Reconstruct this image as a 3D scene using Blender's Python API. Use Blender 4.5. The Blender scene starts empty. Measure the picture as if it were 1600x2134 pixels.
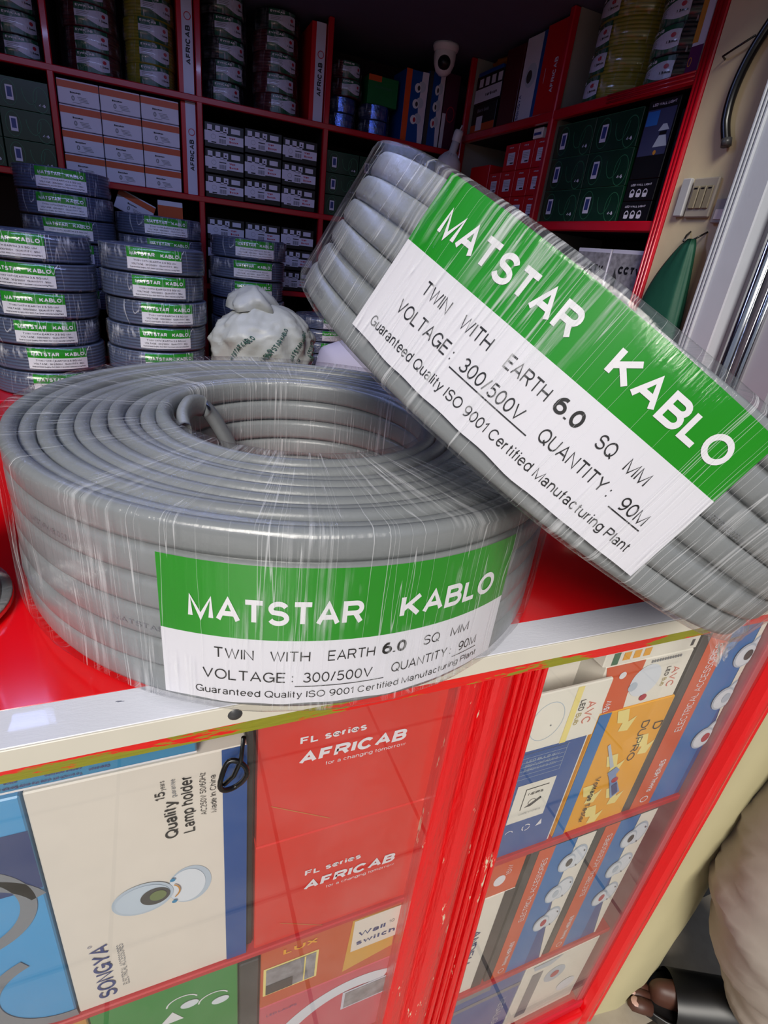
import bpy, bmesh, math, random
from math import sin, cos, pi, radians, sqrt, atan2
from mathutils import Vector, Matrix, noise
random.seed(11)
S = bpy.context.scene
COL = S.collection
R_ = radians

# ------------------------------------------------------------------ camera
cam_d = bpy.data.cameras.new('camera'); cam = bpy.data.objects.new('camera', cam_d); COL.objects.link(cam)
S.camera = cam
cam_d.sensor_fit = 'HORIZONTAL'; cam_d.sensor_width = 36.0; cam_d.lens = 36.0 * 1116.34 / 1600.0
cam_d.clip_start = 0.01; cam_d.clip_end = 60
def cam_rot(yaw, pit, rol):
    B = Matrix(((1, 0, 0), (0, 0, -1), (0, 1, 0)))
    cy, sy = cos(yaw), sin(yaw); Ry = Matrix(((cy, sy, 0), (-sy, cy, 0), (0, 0, 1)))
    cp, sp = cos(pit), sin(pit); Rp = Matrix(((1, 0, 0), (0, cp, -sp), (0, sp, cp)))
    cr, sr = cos(rol), sin(rol); Rr = Matrix(((cr, -sr, 0), (sr, cr, 0), (0, 0, 1)))
    return Rr @ Rp @ B @ Ry
CR = cam_rot(-0.42945, 0.44590, 0.12680)
right, down, fwd = CR[0], CR[1], CR[2]
M3 = Matrix((right, -down, -fwd)).transposed()
cam.matrix_world = Matrix.Translation((-0.1133, -0.4413, 0.2519)) @ M3.to_4x4()

# ------------------------------------------------------------------ world, sun, lamps, exposure
W = bpy.data.worlds.new('daylight'); S.world = W; W.use_nodes = True
nt = W.node_tree; nt.nodes.clear()
wo = nt.nodes.new('ShaderNodeOutputWorld'); bg = nt.nodes.new('ShaderNodeBackground')
tc = nt.nodes.new('ShaderNodeTexCoord'); sx = nt.nodes.new('ShaderNodeSeparateXYZ')
rp = nt.nodes.new('ShaderNodeValToRGB')
rp.color_ramp.elements[0].position = 0.0; rp.color_ramp.elements[0].color = (0.36, 0.32, 0.27, 1)
rp.color_ramp.elements[1].position = 0.62; rp.color_ramp.elements[1].color = (0.78, 0.92, 1.25, 1)
e = rp.color_ramp.elements.new(0.5); e.color = (0.62, 0.58, 0.53, 1)
mr = nt.nodes.new('ShaderNodeMapRange'); mr.inputs[1].default_value = -1; mr.inputs[2].default_value = 1
nt.links.new(tc.outputs['Generated'], sx.inputs[0]); nt.links.new(sx.outputs[2], mr.inputs[0])
nt.links.new(mr.outputs[0], rp.inputs[0]); nt.links.new(rp.outputs[0], bg.inputs[0])
bg.inputs[1].default_value = 0.25; nt.links.new(bg.outputs[0], wo.inputs[0])
def aim(o, d): o.rotation_euler = Vector(d).to_track_quat('-Z', 'Y').to_euler()
sun_d = bpy.data.lights.new('sun', 'SUN'); sun = bpy.data.objects.new('sun', sun_d); COL.objects.link(sun)
sun_d.energy = 3.1; sun_d.angle = R_(24); sun_d.color = (1.0, 0.95, 0.87); sun.location = (-1, -3, 3)
aim(sun, (0.42, 0.80, -0.66))
tube_d = bpy.data.lights.new('shop_tube', 'AREA'); tube = bpy.data.objects.new('shop_tube', tube_d); COL.objects.link(tube)
tube_d.shape = 'RECTANGLE'; tube_d.size = 0.9; tube_d.size_y = 0.05; tube_d.energy = 2.7; tube_d.color = (0.36, 0.46, 1.0)
tube.location = (-0.15, 0.62, 0.768)
S.view_settings.view_transform = 'Standard'; S.view_settings.look = 'None'
S.view_settings.exposure = 0.12; S.view_settings.gamma = 1.0; S.view_settings.use_curve_mapping = False

# ------------------------------------------------------------------ materials
def lin(h):
    h = h.lstrip('#'); c = [int(h[i:i+2], 16) / 255 for i in (0, 2, 4)]
    return tuple((x / 12.92 if x < 0.04045 else ((x + 0.055) / 1.055) ** 2.4) for x in c) + (1,)
MATS = {}
def mat(name, col, rough=0.5, metal=0.0, coat=0.0, bump=0.0, bscale=60.0, var=0.06, vscale=25.0, emit=0.0, spec=0.5, stretch=(1, 1, 1)):
    if name in MATS: return MATS[name]
    m = bpy.data.materials.new(name); m.use_nodes = True; MATS[name] = m
    n = m.node_tree.nodes; l = m.node_tree.links; p = n['Principled BSDF']
    c = lin(col) if isinstance(col, str) else tuple(col) + (1,)
    p.inputs['Roughness'].default_value = rough; p.inputs['Metallic'].default_value = metal
    p.inputs['Coat Weight'].default_value = coat; p.inputs['Coat Roughness'].default_value = 0.08
    p.inputs['Specular IOR Level'].default_value = spec
    t = n.new('ShaderNodeTexCoord'); mp = n.new('ShaderNodeMapping'); mp.inputs['Scale'].default_value = stretch
    l.new(t.outputs['Object'], mp.inputs[0])
    no = n.new('ShaderNodeTexNoise'); no.inputs['Scale'].default_value = vscale; no.inputs['Detail'].default_value = 4
    l.new(mp.outputs[0], no.inputs['Vector'])
    mx = n.new('ShaderNodeMix'); mx.data_type = 'RGBA'
    mx.inputs[6].default_value = tuple(max(0, x * (1 - var)) for x in c[:3]) + (1,)
    mx.inputs[7].default_value = tuple(min(1, x * (1 + var) + var * 0.01) for x in c[:3]) + (1,)
    l.new(no.outputs['Fac'], mx.inputs[0]); l.new(mx.outputs[2], p.inputs['Base Color'])
    if bump:
        nb = n.new('ShaderNodeTexNoise'); nb.inputs['Scale'].default_value = bscale; nb.inputs['Detail'].default_value = 5
        l.new(mp.outputs[0], nb.inputs['Vector'])
        b = n.new('ShaderNodeBump'); b.inputs['Strength'].default_value = bump; b.inputs['Distance'].default_value = 0.002
        l.new(nb.outputs['Fac'], b.inputs['Height']); l.new(b.outputs[0], p.inputs['Normal'])
    if emit:
        p.inputs['Emission Color'].default_value = c; p.inputs['Emission Strength'].default_value = emit
    return m
def schlick(n, l, f0, f90=1.0, normal=None):
    g = n.new('ShaderNodeNewGeometry'); dt = n.new('ShaderNodeVectorMath'); dt.operation = 'DOT_PRODUCT'
    l.new(g.outputs['Incoming'], dt.inputs[0]); l.new(normal or g.outputs['Normal'], dt.inputs[1])
    def M(op, a, b=None):
        k = n.new('ShaderNodeMath'); k.operation = op; k.use_clamp = op == 'SUBTRACT'
        if hasattr(a, 'links'): l.new(a, k.inputs[0])
        else: k.inputs[0].default_value = a
        if b is not None:
            if hasattr(b, 'links'): l.new(b, k.inputs[1])
            else: k.inputs[1].default_value = b
        return k.outputs[0]
    c = M('ABSOLUTE', dt.outputs['Value']); x = M('SUBTRACT', 1.0, c); return M('ADD', M('MULTIPLY', M('POWER', x, 5.0), f90 - f0), f0)
def film_mat(name, haze, amount, scale_u, scale_v, thresh=0.62, tint=(0.95, 0.96, 1.0), rough=0.12):
    """clear wrapping: transparent with clear-coat sheen and stretched pale streaks that paint the glints of its creases"""
    m = bpy.data.materials.new(name); m.use_nodes = True; MATS[name] = m
    n = m.node_tree.nodes; l = m.node_tree.links; n.remove(n['Principled BSDF']); out = n['Material Output']
    tr = n.new('ShaderNodeBsdfTransparent'); gl = n.new('ShaderNodeBsdfGlossy'); df = n.new('ShaderNodeBsdfDiffuse')
    gl.inputs['Roughness'].default_value = rough; df.inputs['Color'].default_value = tint + (1,)
    uv = n.new('ShaderNodeUVMap'); uv.uv_map = 'UVMap'
    def nz(su, sv, rot=0, det=6):
        mp = n.new('ShaderNodeMapping'); mp.inputs['Scale'].default_value = (su, sv, 1); mp.inputs['Rotation'].default_value = (0, 0, rot)
        l.new(uv.outputs[0], mp.inputs[0]); t = n.new('ShaderNodeTexNoise'); t.inputs['Scale'].default_value = 1; t.inputs['Detail'].default_value = det
        t.inputs['Roughness'].default_value = 0.6
        l.new(mp.outputs[0], t.inputs[0]); return t
    fine = nz(scale_u, scale_v, 0.06); big = nz(scale_u * 0.045, scale_v * 0.9, 0.5, 3)
    thin = nz(scale_u * 0.35, scale_v * 0.16, -0.1, 2)
    rmp = n.new('ShaderNodeMapRange'); rmp.inputs[1].default_value = thresh; rmp.inputs[2].default_value = thresh + 0.14
    l.new(fine.outputs[0], rmp.inputs[0])
    rb = n.new('ShaderNodeMapRange'); rb.inputs[1].default_value = 0.48; rb.inputs[2].default_value = 0.68
    l.new(big.outputs[0], rb.inputs[0])
    # thin crease glints painted as pale lines: narrow band of the low frequency noise
    a = n.new('ShaderNodeMath'); a.operation = 'SUBTRACT'; a.inputs[1].default_value = 0.5; l.new(thin.outputs[0], a.inputs[0])
    ab = n.new('ShaderNodeMath'); ab.operation = 'ABSOLUTE'; l.new(a.outputs[0], ab.inputs[0])
    rl = n.new('ShaderNodeMapRange'); rl.inputs[1].default_value = 0.006; rl.inputs[2].default_value = 0.0; l.new(ab.outputs[0], rl.inputs[0])
    mu = n.new('ShaderNodeMath'); mu.operation = 'MULTIPLY'; l.new(rmp.outputs[0], mu.inputs[0]); l.new(rb.outputs[0], mu.inputs[1])
    ad = n.new('ShaderNodeMath'); ad.operation = 'MAXIMUM'; l.new(mu.outputs[0], ad.inputs[0])
    hm = n.new('ShaderNodeMath'); hm.operation = 'MULTIPLY'; hm.inputs[1].default_value = 0.55; l.new(rl.outputs[0], hm.inputs[0]); l.new(hm.outputs[0], ad.inputs[1])
    sc = n.new('ShaderNodeMath'); sc.operation = 'MULTIPLY_ADD'; sc.inputs[1].default_value = amount; sc.inputs[2].default_value = haze; l.new(ad.outputs[0], sc.inputs[0])
    b = n.new('ShaderNodeBump'); b.inputs['Strength'].default_value = 0.5; b.inputs['Distance'].default_value = 0.0016; l.new(fine.outputs[0], b.inputs['Height'])
    l.new(b.outputs[0], gl.inputs['Normal'])
    fr = schlick(n, l, 0.05, 0.55, b.outputs[0])
    mx = n.new('ShaderNodeMixShader'); l.new(sc.outputs[0], mx.inputs[0]); l.new(tr.outputs[0], mx.inputs[1]); l.new(df.outputs[0], mx.inputs[2])
    m2 = n.new('ShaderNodeMixShader'); l.new(fr, m2.inputs[0]); l.new(mx.outputs[0], m2.inputs[1]); l.new(gl.outputs[0], m2.inputs[2])
    l.new(m2.outputs[0], out.inputs[0]); return m
def glass_mat(name, ior=1.5, tint=(0.99, 0.995, 0.99), dirt=0.02):
    m = bpy.data.materials.new(name); m.use_nodes = True; MATS[name] = m
    n = m.node_tree.nodes; l = m.node_tree.links; n.remove(n['Principled BSDF']); out = n['Material Output']
    tr = n.new('ShaderNodeBsdfTransparent'); tr.inputs[0].default_value = tint + (1,)
    gl = n.new('ShaderNodeBsdfGlossy'); gl.inputs['Roughness'].default_value = 0.01
    df = n.new('ShaderNodeBsdfDiffuse'); df.inputs[0].default_value = (0.9, 0.9, 0.88, 1)
    t = n.new('ShaderNodeTexCoord'); no = n.new('ShaderNodeTexNoise'); no.inputs['Scale'].default_value = 14; no.inputs['Detail'].default_value = 7
    l.new(t.outputs['Object'], no.inputs[0]); mr = n.new('ShaderNodeMapRange'); mr.inputs[1].default_value = 0.45; mr.inputs[2].default_value = 0.8
    mr.inputs[3].default_value = dirt * 0.5; mr.inputs[4].default_value = dirt * 3; l.new(no.outputs[0], mr.inputs[0])
    md = n.new('ShaderNodeMixShader'); l.new(mr.outputs[0], md.inputs[0]); l.new(tr.outputs[0], md.inputs[1]); l.new(df.outputs[0], md.inputs[2])
    fr = schlick(n, l, 0.055, 1.0)
    mx = n.new('ShaderNodeMixShader'); l.new(fr, mx.inputs[0]); l.new(md.outputs[0], mx.inputs[1]); l.new(gl.outputs[0], mx.inputs[2])
    l.new(mx.outputs[0], out.inputs[0]); return m
def peel_mat(name, base, under, amount, scale=30.0, rough=0.25, stretch=(1, 1, 1), bump=0.4):
    """glossy paint worn through in patches to an older colour"""
    m = bpy.data.materials.new(name); m.use_nodes = True; MATS[name] = m
    n = m.node_tree.nodes; l = m.node_tree.links; p = n['Principled BSDF']
    t = n.new('ShaderNodeTexCoord'); mp = n.new('ShaderNodeMapping'); mp.inputs['Scale'].default_value = stretch; l.new(t.outputs['Object'], mp.inputs[0])
    no = n.new('ShaderNodeTexNoise'); no.inputs['Scale'].default_value = scale; no.inputs['Detail'].default_value = 8; no.inputs['Roughness'].default_value = 0.65
    l.new(mp.outputs[0], no.inputs[0])
    r = n.new('ShaderNodeMapRange'); r.inputs[1].default_value = amount; r.inputs[2].default_value = amount + 0.02; l.new(no.outputs[0], r.inputs[0])
    mx = n.new('ShaderNodeMix'); mx.data_type = 'RGBA'; mx.inputs[6].default_value = lin(base); mx.inputs[7].default_value = lin(under)
    l.new(r.outputs[0], mx.inputs[0]); l.new(mx.outputs[2], p.inputs['Base Color'])
    rr = n.new('ShaderNodeMapRange'); rr.inputs[3].default_value = rough; rr.inputs[4].default_value = 0.7; l.new(r.outputs[0], rr.inputs[0]); l.new(rr.outputs[0], p.inputs['Roughness'])
    n2 = n.new('ShaderNodeTexNoise'); n2.inputs['Scale'].default_value = scale * 5; n2.inputs['Detail'].default_value = 4; l.new(mp.outputs[0], n2.inputs[0])
    ad = n.new('ShaderNodeMath'); ad.operation = 'ADD'; l.new(n2.outputs[0], ad.inputs[0]); l.new(no.outputs[0], ad.inputs[1])
    b = n.new('ShaderNodeBump'); b.inputs['Strength'].default_value = bump; b.inputs['Distance'].default_value = 0.0015; l.new(ad.outputs[0], b.inputs['Height']); l.new(b.outputs[0], p.inputs['Normal'])
    p.inputs['Coat Weight'].default_value = 0.3
    return m

m_red_top = mat('red_counter_top', '#e8040f', 0.16, coat=0.4, bump=0.05, bscale=8, var=0.05)
m_cream_trim = mat('cream_edge_trim', '#d9d3c4', 0.35, var=0.05)
m_white_trim = peel_mat('white_trim_flange', '#dfe0ea', '#6f7385', 0.70, 55, 0.3, (1, 4, 1), 0.1)
m_peel = peel_mat('peeling_red_strip', '#e2150e', '#8c8a1c', 0.52, 34, 0.28, (0.35, 1, 2.2))
m_post = peel_mat('red_post_paint', '#d80a12', '#d9cdb0', 0.64, 22, 0.2, (3, 3, 0.5), 0.9)  # cream patches: chipped paint, spread further to paint the post's whitish highlights
m_post2 = peel_mat('red_side_post_paint', '#d80812', '#3a0508', 0.74, 30, 0.2, (2, 2, 0.6), 0.3)
m_redshelf = mat('red_shelf_paint', '#b3061f', 0.28, coat=0.5, bump=0.15, bscale=35)
m_redinner = mat('red_case_shelf', '#c01226', 0.4, bump=0.1)
m_dark_in = mat('dark_cupboard_board', '#1b1315', 0.7)
m_creamside = mat('cream_side_board', '#8e8a83', 0.7)
m_backboard = mat('maroon_back_board', '#2a070d', 0.6)
m_cable = mat('grey_cable_sheath', '#85898c', 0.34, bump=0.12, bscale=220, var=0.07, vscale=12, stretch=(1, 1, 1))
m_cable_dk = mat('slate_cable_sheath', '#46506a', 0.36, bump=0.1, bscale=160)
m_pgreen = mat('label_green', '#0b8f06', 0.28, coat=0.4, var=0.1)
m_pwhite = mat('label_white', '#e2e1ea', 0.4, var=0.03)
m_pink = mat('printing_black', '#101014', 0.5)
m_twhite = mat('printing_white', '#ece9f0', 0.4)
m_film = film_mat('cling_film', 0.004, 0.72, 260, 9, 0.50, rough=0.10)
m_film_s = film_mat('stack_film', 0.012, 0.8, 60, 18, 0.52, rough=0.14)
m_glass = glass_mat('window_glass', 1.6, dirt=0.010)
def pm(name, col, rough=0.42, **k): return mat(name, col, rough, **k)
m_orange = pm('carton_orange', '#c4501c'); m_cwhite = pm('carton_white', '#d5d4e4'); m_black = pm('carton_black', '#0d0e12', 0.35)
m_dgreen = pm('carton_green', '#06301f', 0.3, coat=0.3); m_lgreen = pm('carton_line_green', '#2f6b4a'); m_red = pm('carton_red', '#c2101c', 0.35)
m_blue = pm('carton_blue', '#0e4a94', 0.3); m_lblue = pm('carton_light_blue', '#2584b4', 0.35); m_grey = pm('print_grey', '#7d8088')
m_dgrey = pm('carton_dark_grey', '#3c3c3e', 0.4); m_yellow = pm('carton_yellow', '#f0a818', 0.35); m_pyel = pm('print_pale_yellow', '#f3e08c', 0.4)
m_cream = pm('carton_cream', '#e6dcd2', 0.45); m_silver = pm('print_silver', '#b9c6d6', 0.3); m_crimson = pm('print_crimson', '#b3203a')
m_navy = pm('print_navy', '#31407e'); m_kraft = pm('carton_kraft', '#8a6a45', 0.6); m_brorange = pm('carton_bright_orange', '#d8531f', 0.35)
m_fl = pm('carton_scarlet', '#dc2212', 0.3, coat=0.4); m_pinkc = pm('carton_pink', '#cf5566', 0.35); m_gold = pm('carton_gold', '#c78a35', 0.35)
m_foil = mat('holographic_foil', '#5c78c8', 0.18, metal=0.9, bump=1.0, bscale=90, var=0.5, vscale=60)
m_maroonw = mat('maroon_wire', '#4a0a16', 0.35); m_blackw = mat('black_wire', '#0c0d10', 0.35); m_yelw = mat('yellow_green_wire', '#8c8418', 0.4)
m_bluew = mat('navy_wire', '#16224a', 0.35)
m_chrome = mat('chrome', '#c9c9c9', 0.12, metal=1.0)
m_plaster = mat('cream_plaster', '#c9b896', 0.85, bump=0.5, bscale=22, var=0.18, vscale=7)
m_plaster_g = mat('yellowed_plaster', '#b3ab86', 0.7, bump=0.2, bscale=18, var=0.1, vscale=9)
m_ceil = mat('grey_ceiling', '#52546a', 0.9, bump=0.05)
m_wallin = mat('shop_wall_paint', '#5b5f70', 0.9, bump=0.1)
m_alu = mat('white_aluminium', '#b4bac2', 0.4, bump=0.06, bscale=200, var=0.05)
m_plw = mat('white_plastic', '#d9dade', 0.35); m_blkp = mat('black_plastic', '#08080a', 0.3)

# ------------------------------------------------------------------ mesh builder
TXT = {}
def text_geo(s, weight=0.0, shear=0.0):
    weight = 0.0
    k = (s, weight, shear)
    if k in TXT: return TXT[k]
    c = bpy.data.curves.new('t', 'FONT'); c.body = s; c.size = 1.0; c.resolution_u = 2; c.offset = weight; c.shear = shear
    c.fill_mode = 'FRONT'
    o = bpy.data.objects.new('t', c); COL.objects.link(o)
    me = bpy.data.meshes.new_from_object(o.evaluated_get(bpy.context.evaluated_depsgraph_get()))
    vs = [(v.co.x, v.co.y) for v in me.vertices]; fs = [tuple(p.vertices) for p in me.polygons]
    bpy.data.objects.remove(o); bpy.data.curves.remove(c); bpy.data.meshes.remove(me)
    CAP = 0.729
    x0 = min((v[0] for v in vs), default=0); x1 = max((v[0] for v in vs), default=1)
    vs = [((x - x0) / CAP, y / CAP) for x, y in vs]
    TXT[k] = (vs, fs, (x1 - x0) / CAP); return TXT[k]
def A_(cx, cy, rx, ry, a0, a1, k=9): return [(cx + rx * cos(R_(a0 + (a1 - a0) * i / k)), cy + ry * sin(R_(a0 + (a1 - a0) * i / k))) for i in range(k + 1)]
X_ = 0.74
GL = {
 'A': (.92, [[(0, 0), (.5, 1), (1, 0)], [(.18, .33), (.82, .33)]]),
 'B': (.80, [[(0, .53), (0, 0)] + A_(.64, .265, .36, .265, -90, 90) + [(0, .53)], [(0, .53), (0, 1)] + A_(.62, .765, .31, .235, 90, -90) + [(0, .53)]]),
 'C': (.90, [A_(.5, .5, .5, .5, 38, 322, 18)]), 'D': (.85, [[(0, 1)] + A_(.5, .5, .5, .5, 90, -90, 14) + [(0, 0), (0, 1)]]),
 'E': (.74, [[(1, 1), (0, 1), (0, 0), (1, 0)], [(0, .52), (.92, .52)]]), 'F': (.70, [[(1, 1), (0, 1), (0, 0)], [(0, .52), (.85, .52)]]),
 'G': (.95, [A_(.5, .5, .5, .5, 40, 355, 18) + [(1, .46), (.55, .46)], [(1, .46), (1, 0)]]), 'H': (.83, [[(0, 0), (0, 1)], [(1, 0), (1, 1)], [(0, .52), (1, .52)]]),
 'I': (.0, [[(.5, 0), (.5, 1)]]), 'J': (.6, [[(1, 1), (1, .3)] + A_(.5, .3, .5, .3, 0, -180)]), 'K': (.84, [[(0, 0), (0, 1)], [(1, 1), (.02, .32)], [(.33, .55), (1, 0)]]),
 'L': (.66, [[(0, 1), (0, 0), (1, 0)]]), 'M': (.98, [[(0, 0), (0, 1), (.5, 0), (1, 1), (1, 0)]]), 'N': (.83, [[(0, 0), (0, 1), (1, 0), (1, 1)]]),
 'O': (.98, [A_(.5, .5, .5, .5, 0, 360, 24)]), 'P': (.76, [[(0, 0), (0, 1)] + A_(.65, .735, .35, .265, 90, -90) + [(0, .47)]]), 'Q': (.98, [A_(.5, .5, .5, .5, 0, 360, 24), [(.62, .24), (1, -.06)]]),
 'R': (.84, [[(0, 0), (0, 1)] + A_(.65, .745, .32, .255, 90, -90) + [(0, .49)], [(.6, .49), (.98, 0)]]),
 'S': (.80, [A_(.5, .745, .46, .255, 20, 225, 12) + A_(.5, .265, .5, .265, 70, -160, 12)]), 'T': (.82, [[(0, 1), (1, 1)], [(.5, 1), (.5, 0)]]),
 'U': (.82, [[(0, 1), (0, .38)] + A_(.5, .38, .5, .38, 180, 360, 12) + [(1, 1)]]), 'V': (.88, [[(0, 1), (.5, 0), (1, 1)]]), 'W': (1.25, [[(0, 1), (.26, 0), (.5, 1), (.74, 0), (1, 1)]]),
 'X': (.85, [[(0, 0), (1, 1)], [(0, 1), (1, 0)]]), 'Y': (.86, [[(0, 1), (.5, .42), (1, 1)], [(.5, .42), (.5, 0)]]), 'Z': (.78, [[(0, 1), (1, 1), (0, 0), (1, 0)]]),
 '0': (.70, [A_(.5, .5, .5, .5, 0, 360, 20)]), '1': (.34, [[(0, .76), (.9, 1), (.9, 0)]]), '2': (.70, [A_(.5, .73, .48, .27, 165, -20, 10) + [(0, 0), (1, 0)]]),
 '3': (.70, [A_(.48, .75, .42, .25, 155, -90, 10), A_(.48, .265, .52, .265, 90, -155, 10)]), '4': (.72, [[(.74, 0), (.74, 1), (0, .28), (1, .28)]]), '5': (.70, [[(.92, 1), (.2, 1), (.08, .5)] + A_(.47, .32, .52, .32, 128, -150, 12)]),
 '6': (.70, [A_(.5, .32, .5, .32, 0, 360, 18), A_(.62, .45, .62, .55, 180, 75, 8)]), '7': (.70, [[(0, 1), (1, 1), (.35, 0)]]), '8': (.70, [A_(.5, .755, .42, .245, 0, 360, 16), A_(.5, .26, .5, .26, 0, 360, 16)]), '9': (.70, [A_(.5, .68, .5, .32, 0, 360, 18), A_(.38, .55, .62, .55, 0, -105, 8)]),
 '.': (.0, [[(.5, -.05), (.5, .06)]]), ':': (.0, [[(.5, .02), (.5, .14)], [(.5, .56), (.5, .68)]]), '/': (.40, [[(0, 0), (1, 1)]]), '-': (.4, [[(0, .38), (1, .38)]]), ',': (.05, [[(.5, .05), (.4, -.15)]]),
 'a': (.62, [A_(.46, .52, .42, .22, 165, 0, 8) + [(.88, .1), (1, 0)], A_(.45, .2, .45, .2, 40, 320, 12) + [(.88, .2), (.88, .36), (.6, .40)]]),
 'b': (.64, [[(0, 1), (0, 0)], A_(.5, .37, .5, .37, 0, 360, 16)]), 'c': (.60, [A_(.5, .37, .5, .37, 42, 318, 14)]), 'd': (.64, [[(1, 1), (1, 0)], A_(.5, .37, .5, .37, 0, 360, 16)]),
 'e': (.64, [[(.02, .39), (1, .39)] + A_(.5, .37, .5, .37, 3, 318, 14)]), 'f': (.34, [[(.45, 0), (.45, .8)] + A_(.85, .8, .4, .2, 180, 95, 5), [(0, .70), (1, .70)]]), 'g': (.64, [A_(.5, .38, .5, .36, 0, 360, 16), [(1, .74), (1, -.04)] + A_(.5, -.04, .5, .2, 0, -160, 8)]),
 'h': (.60, [[(0, 0), (0, 1)], A_(.5, .42, .5, .32, 170, 0, 8) + [(1, 0)]]), 'i': (.0, [[(.5, 0), (.5, .72)], [(.5, .9), (.5, 1.02)]]), 'k': (.58, [[(0, 0), (0, 1)], [(.95, .74), (.05, .25)], [(.35, .45), (1, 0)]]), 'l': (.0, [[(.5, 0), (.5, 1)]]),
 'm': (.98, [[(0, 0), (0, .74)], A_(.25, .5, .25, .24, 170, 0, 7) + [(.5, 0)], A_(.75, .5, .25, .24, 170, 0, 7) + [(1, 0)]]), 'n': (.60, [[(0, 0), (0, .74)], A_(.5, .42, .5, .32, 170, 0, 8) + [(1, 0)]]), 'o': (.66, [A_(.5, .37, .5, .37, 0, 360, 18)]),
 'p': (.64, [[(0, .74), (0, -.26)], A_(.5, .37, .5, .37, 0, 360, 16)]), 'q': (.64, [[(1, .74), (1, -.26)], A_(.5, .37, .5, .37, 0, 360, 16)]), 'r': (.36, [[(0, 0), (0, .74)], A_(.85, .40, .85, .33, 170, 92, 5)]), 's': (.54, [A_(.5, .555, .44, .185, 25, 230, 9) + A_(.5, .19, .5, .19, 70, -155, 9)]),
 't': (.34, [[(.45, .95), (.45, .15)] + A_(.85, .15, .4, .15, 180, 265, 5), [(0, .72), (1, .72)]]), 'u': (.60, [[(0, .74), (0, .3)] + A_(.5, .3, .5, .3, 180, 350, 9), [(1, .74), (1, 0)]]), 'v': (.62, [[(0, .74), (.5, 0), (1, .74)]]), 'w': (.92, [[(0, .74), (.26, 0), (.5, .74), (.74, 0), (1, .74)]]), 'x': (.60, [[(0, 0), (1, .74)], [(0, .74), (1, 0)]]), 'y': (.62, [[(0, .74), (.52, 0)], [(1, .74), (.52, 0), (.35, -.24), (.05, -.24)]]), 'z': (.56, [[(0, .74), (1, .74), (0, 0), (1, 0)]]),
}
def ribbon(P, t):
    """stroke of width t along polyline P, mitred joints; closed when ends meet"""
    n_ = len(P); closed = (abs(P[0][0] - P[-1][0]) + abs(P[0][1] - P[-1][1])) < 1e-6
    def nrm(a, b):
        dx, dy = b[0] - a[0], b[1] - a[1]; q = sqrt(dx * dx + dy * dy) or 1e-9; return (-dy / q, dx / q)
    vs = []
    for i in range(n_):
        if i == 0 or i == n_ - 1:
            if closed: n1 = nrm(P[-2], P[-1]); n2 = nrm(P[0], P[1])
            else: n1 = n2 = nrm(P[0], P[1]) if i == 0 else nrm(P[-2], P[-1])
        else: n1 = nrm(P[i - 1], P[i]); n2 = nrm(P[i], P[i + 1])
        mx_, my_ = n1[0] + n2[0], n1[1] + n2[1]; q = mx_ * mx_ + my_ * my_
        k = t / q if q > 1.1 else t / 1.1
        vs += [(P[i][0] + mx_ * k, P[i][1] + my_ * k), (P[i][0] - mx_ * k, P[i][1] - my_ * k)]
    return vs, [(2 * i, 2 * i + 2, 2 * i + 3, 2 * i + 1) for i in range(n_ - 1)]
def stroke_text(s, t=0.12, shear=0.0):
    k = (s, 'S', t, shear)
    if k in TXT: return TXT[k]
    vs = []; fs = []; x = 0.0
    for ch in s:
        if ch == ' ': x += 0.38; continue
        w, st = GL[ch]; W_ = w + t * 0.35 if w else t
        for P in st:
            Q = []
            for (px, py) in P:
                q = (x + t / 2 + px * (W_ - t), t / 2 + py * (1 - t))
                if not Q or abs(Q[-1][0] - q[0]) + abs(Q[-1][1] - q[1]) > 1e-5: Q.append(q)
            if len(Q) < 2: continue
            a, f = ribbon(Q, t); b = len(vs); si = st.index(P); vs += [(p_[0] + p_[1] * shear, p_[1], si) for p_ in a]; fs += [tuple(b + i for i in q_) for q_ in f]
        x += W_ + (0.13 if t < 0.16 else 0.10)
    TXT[k] = (vs, fs, x - 0.12); return TXT[k]
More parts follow.
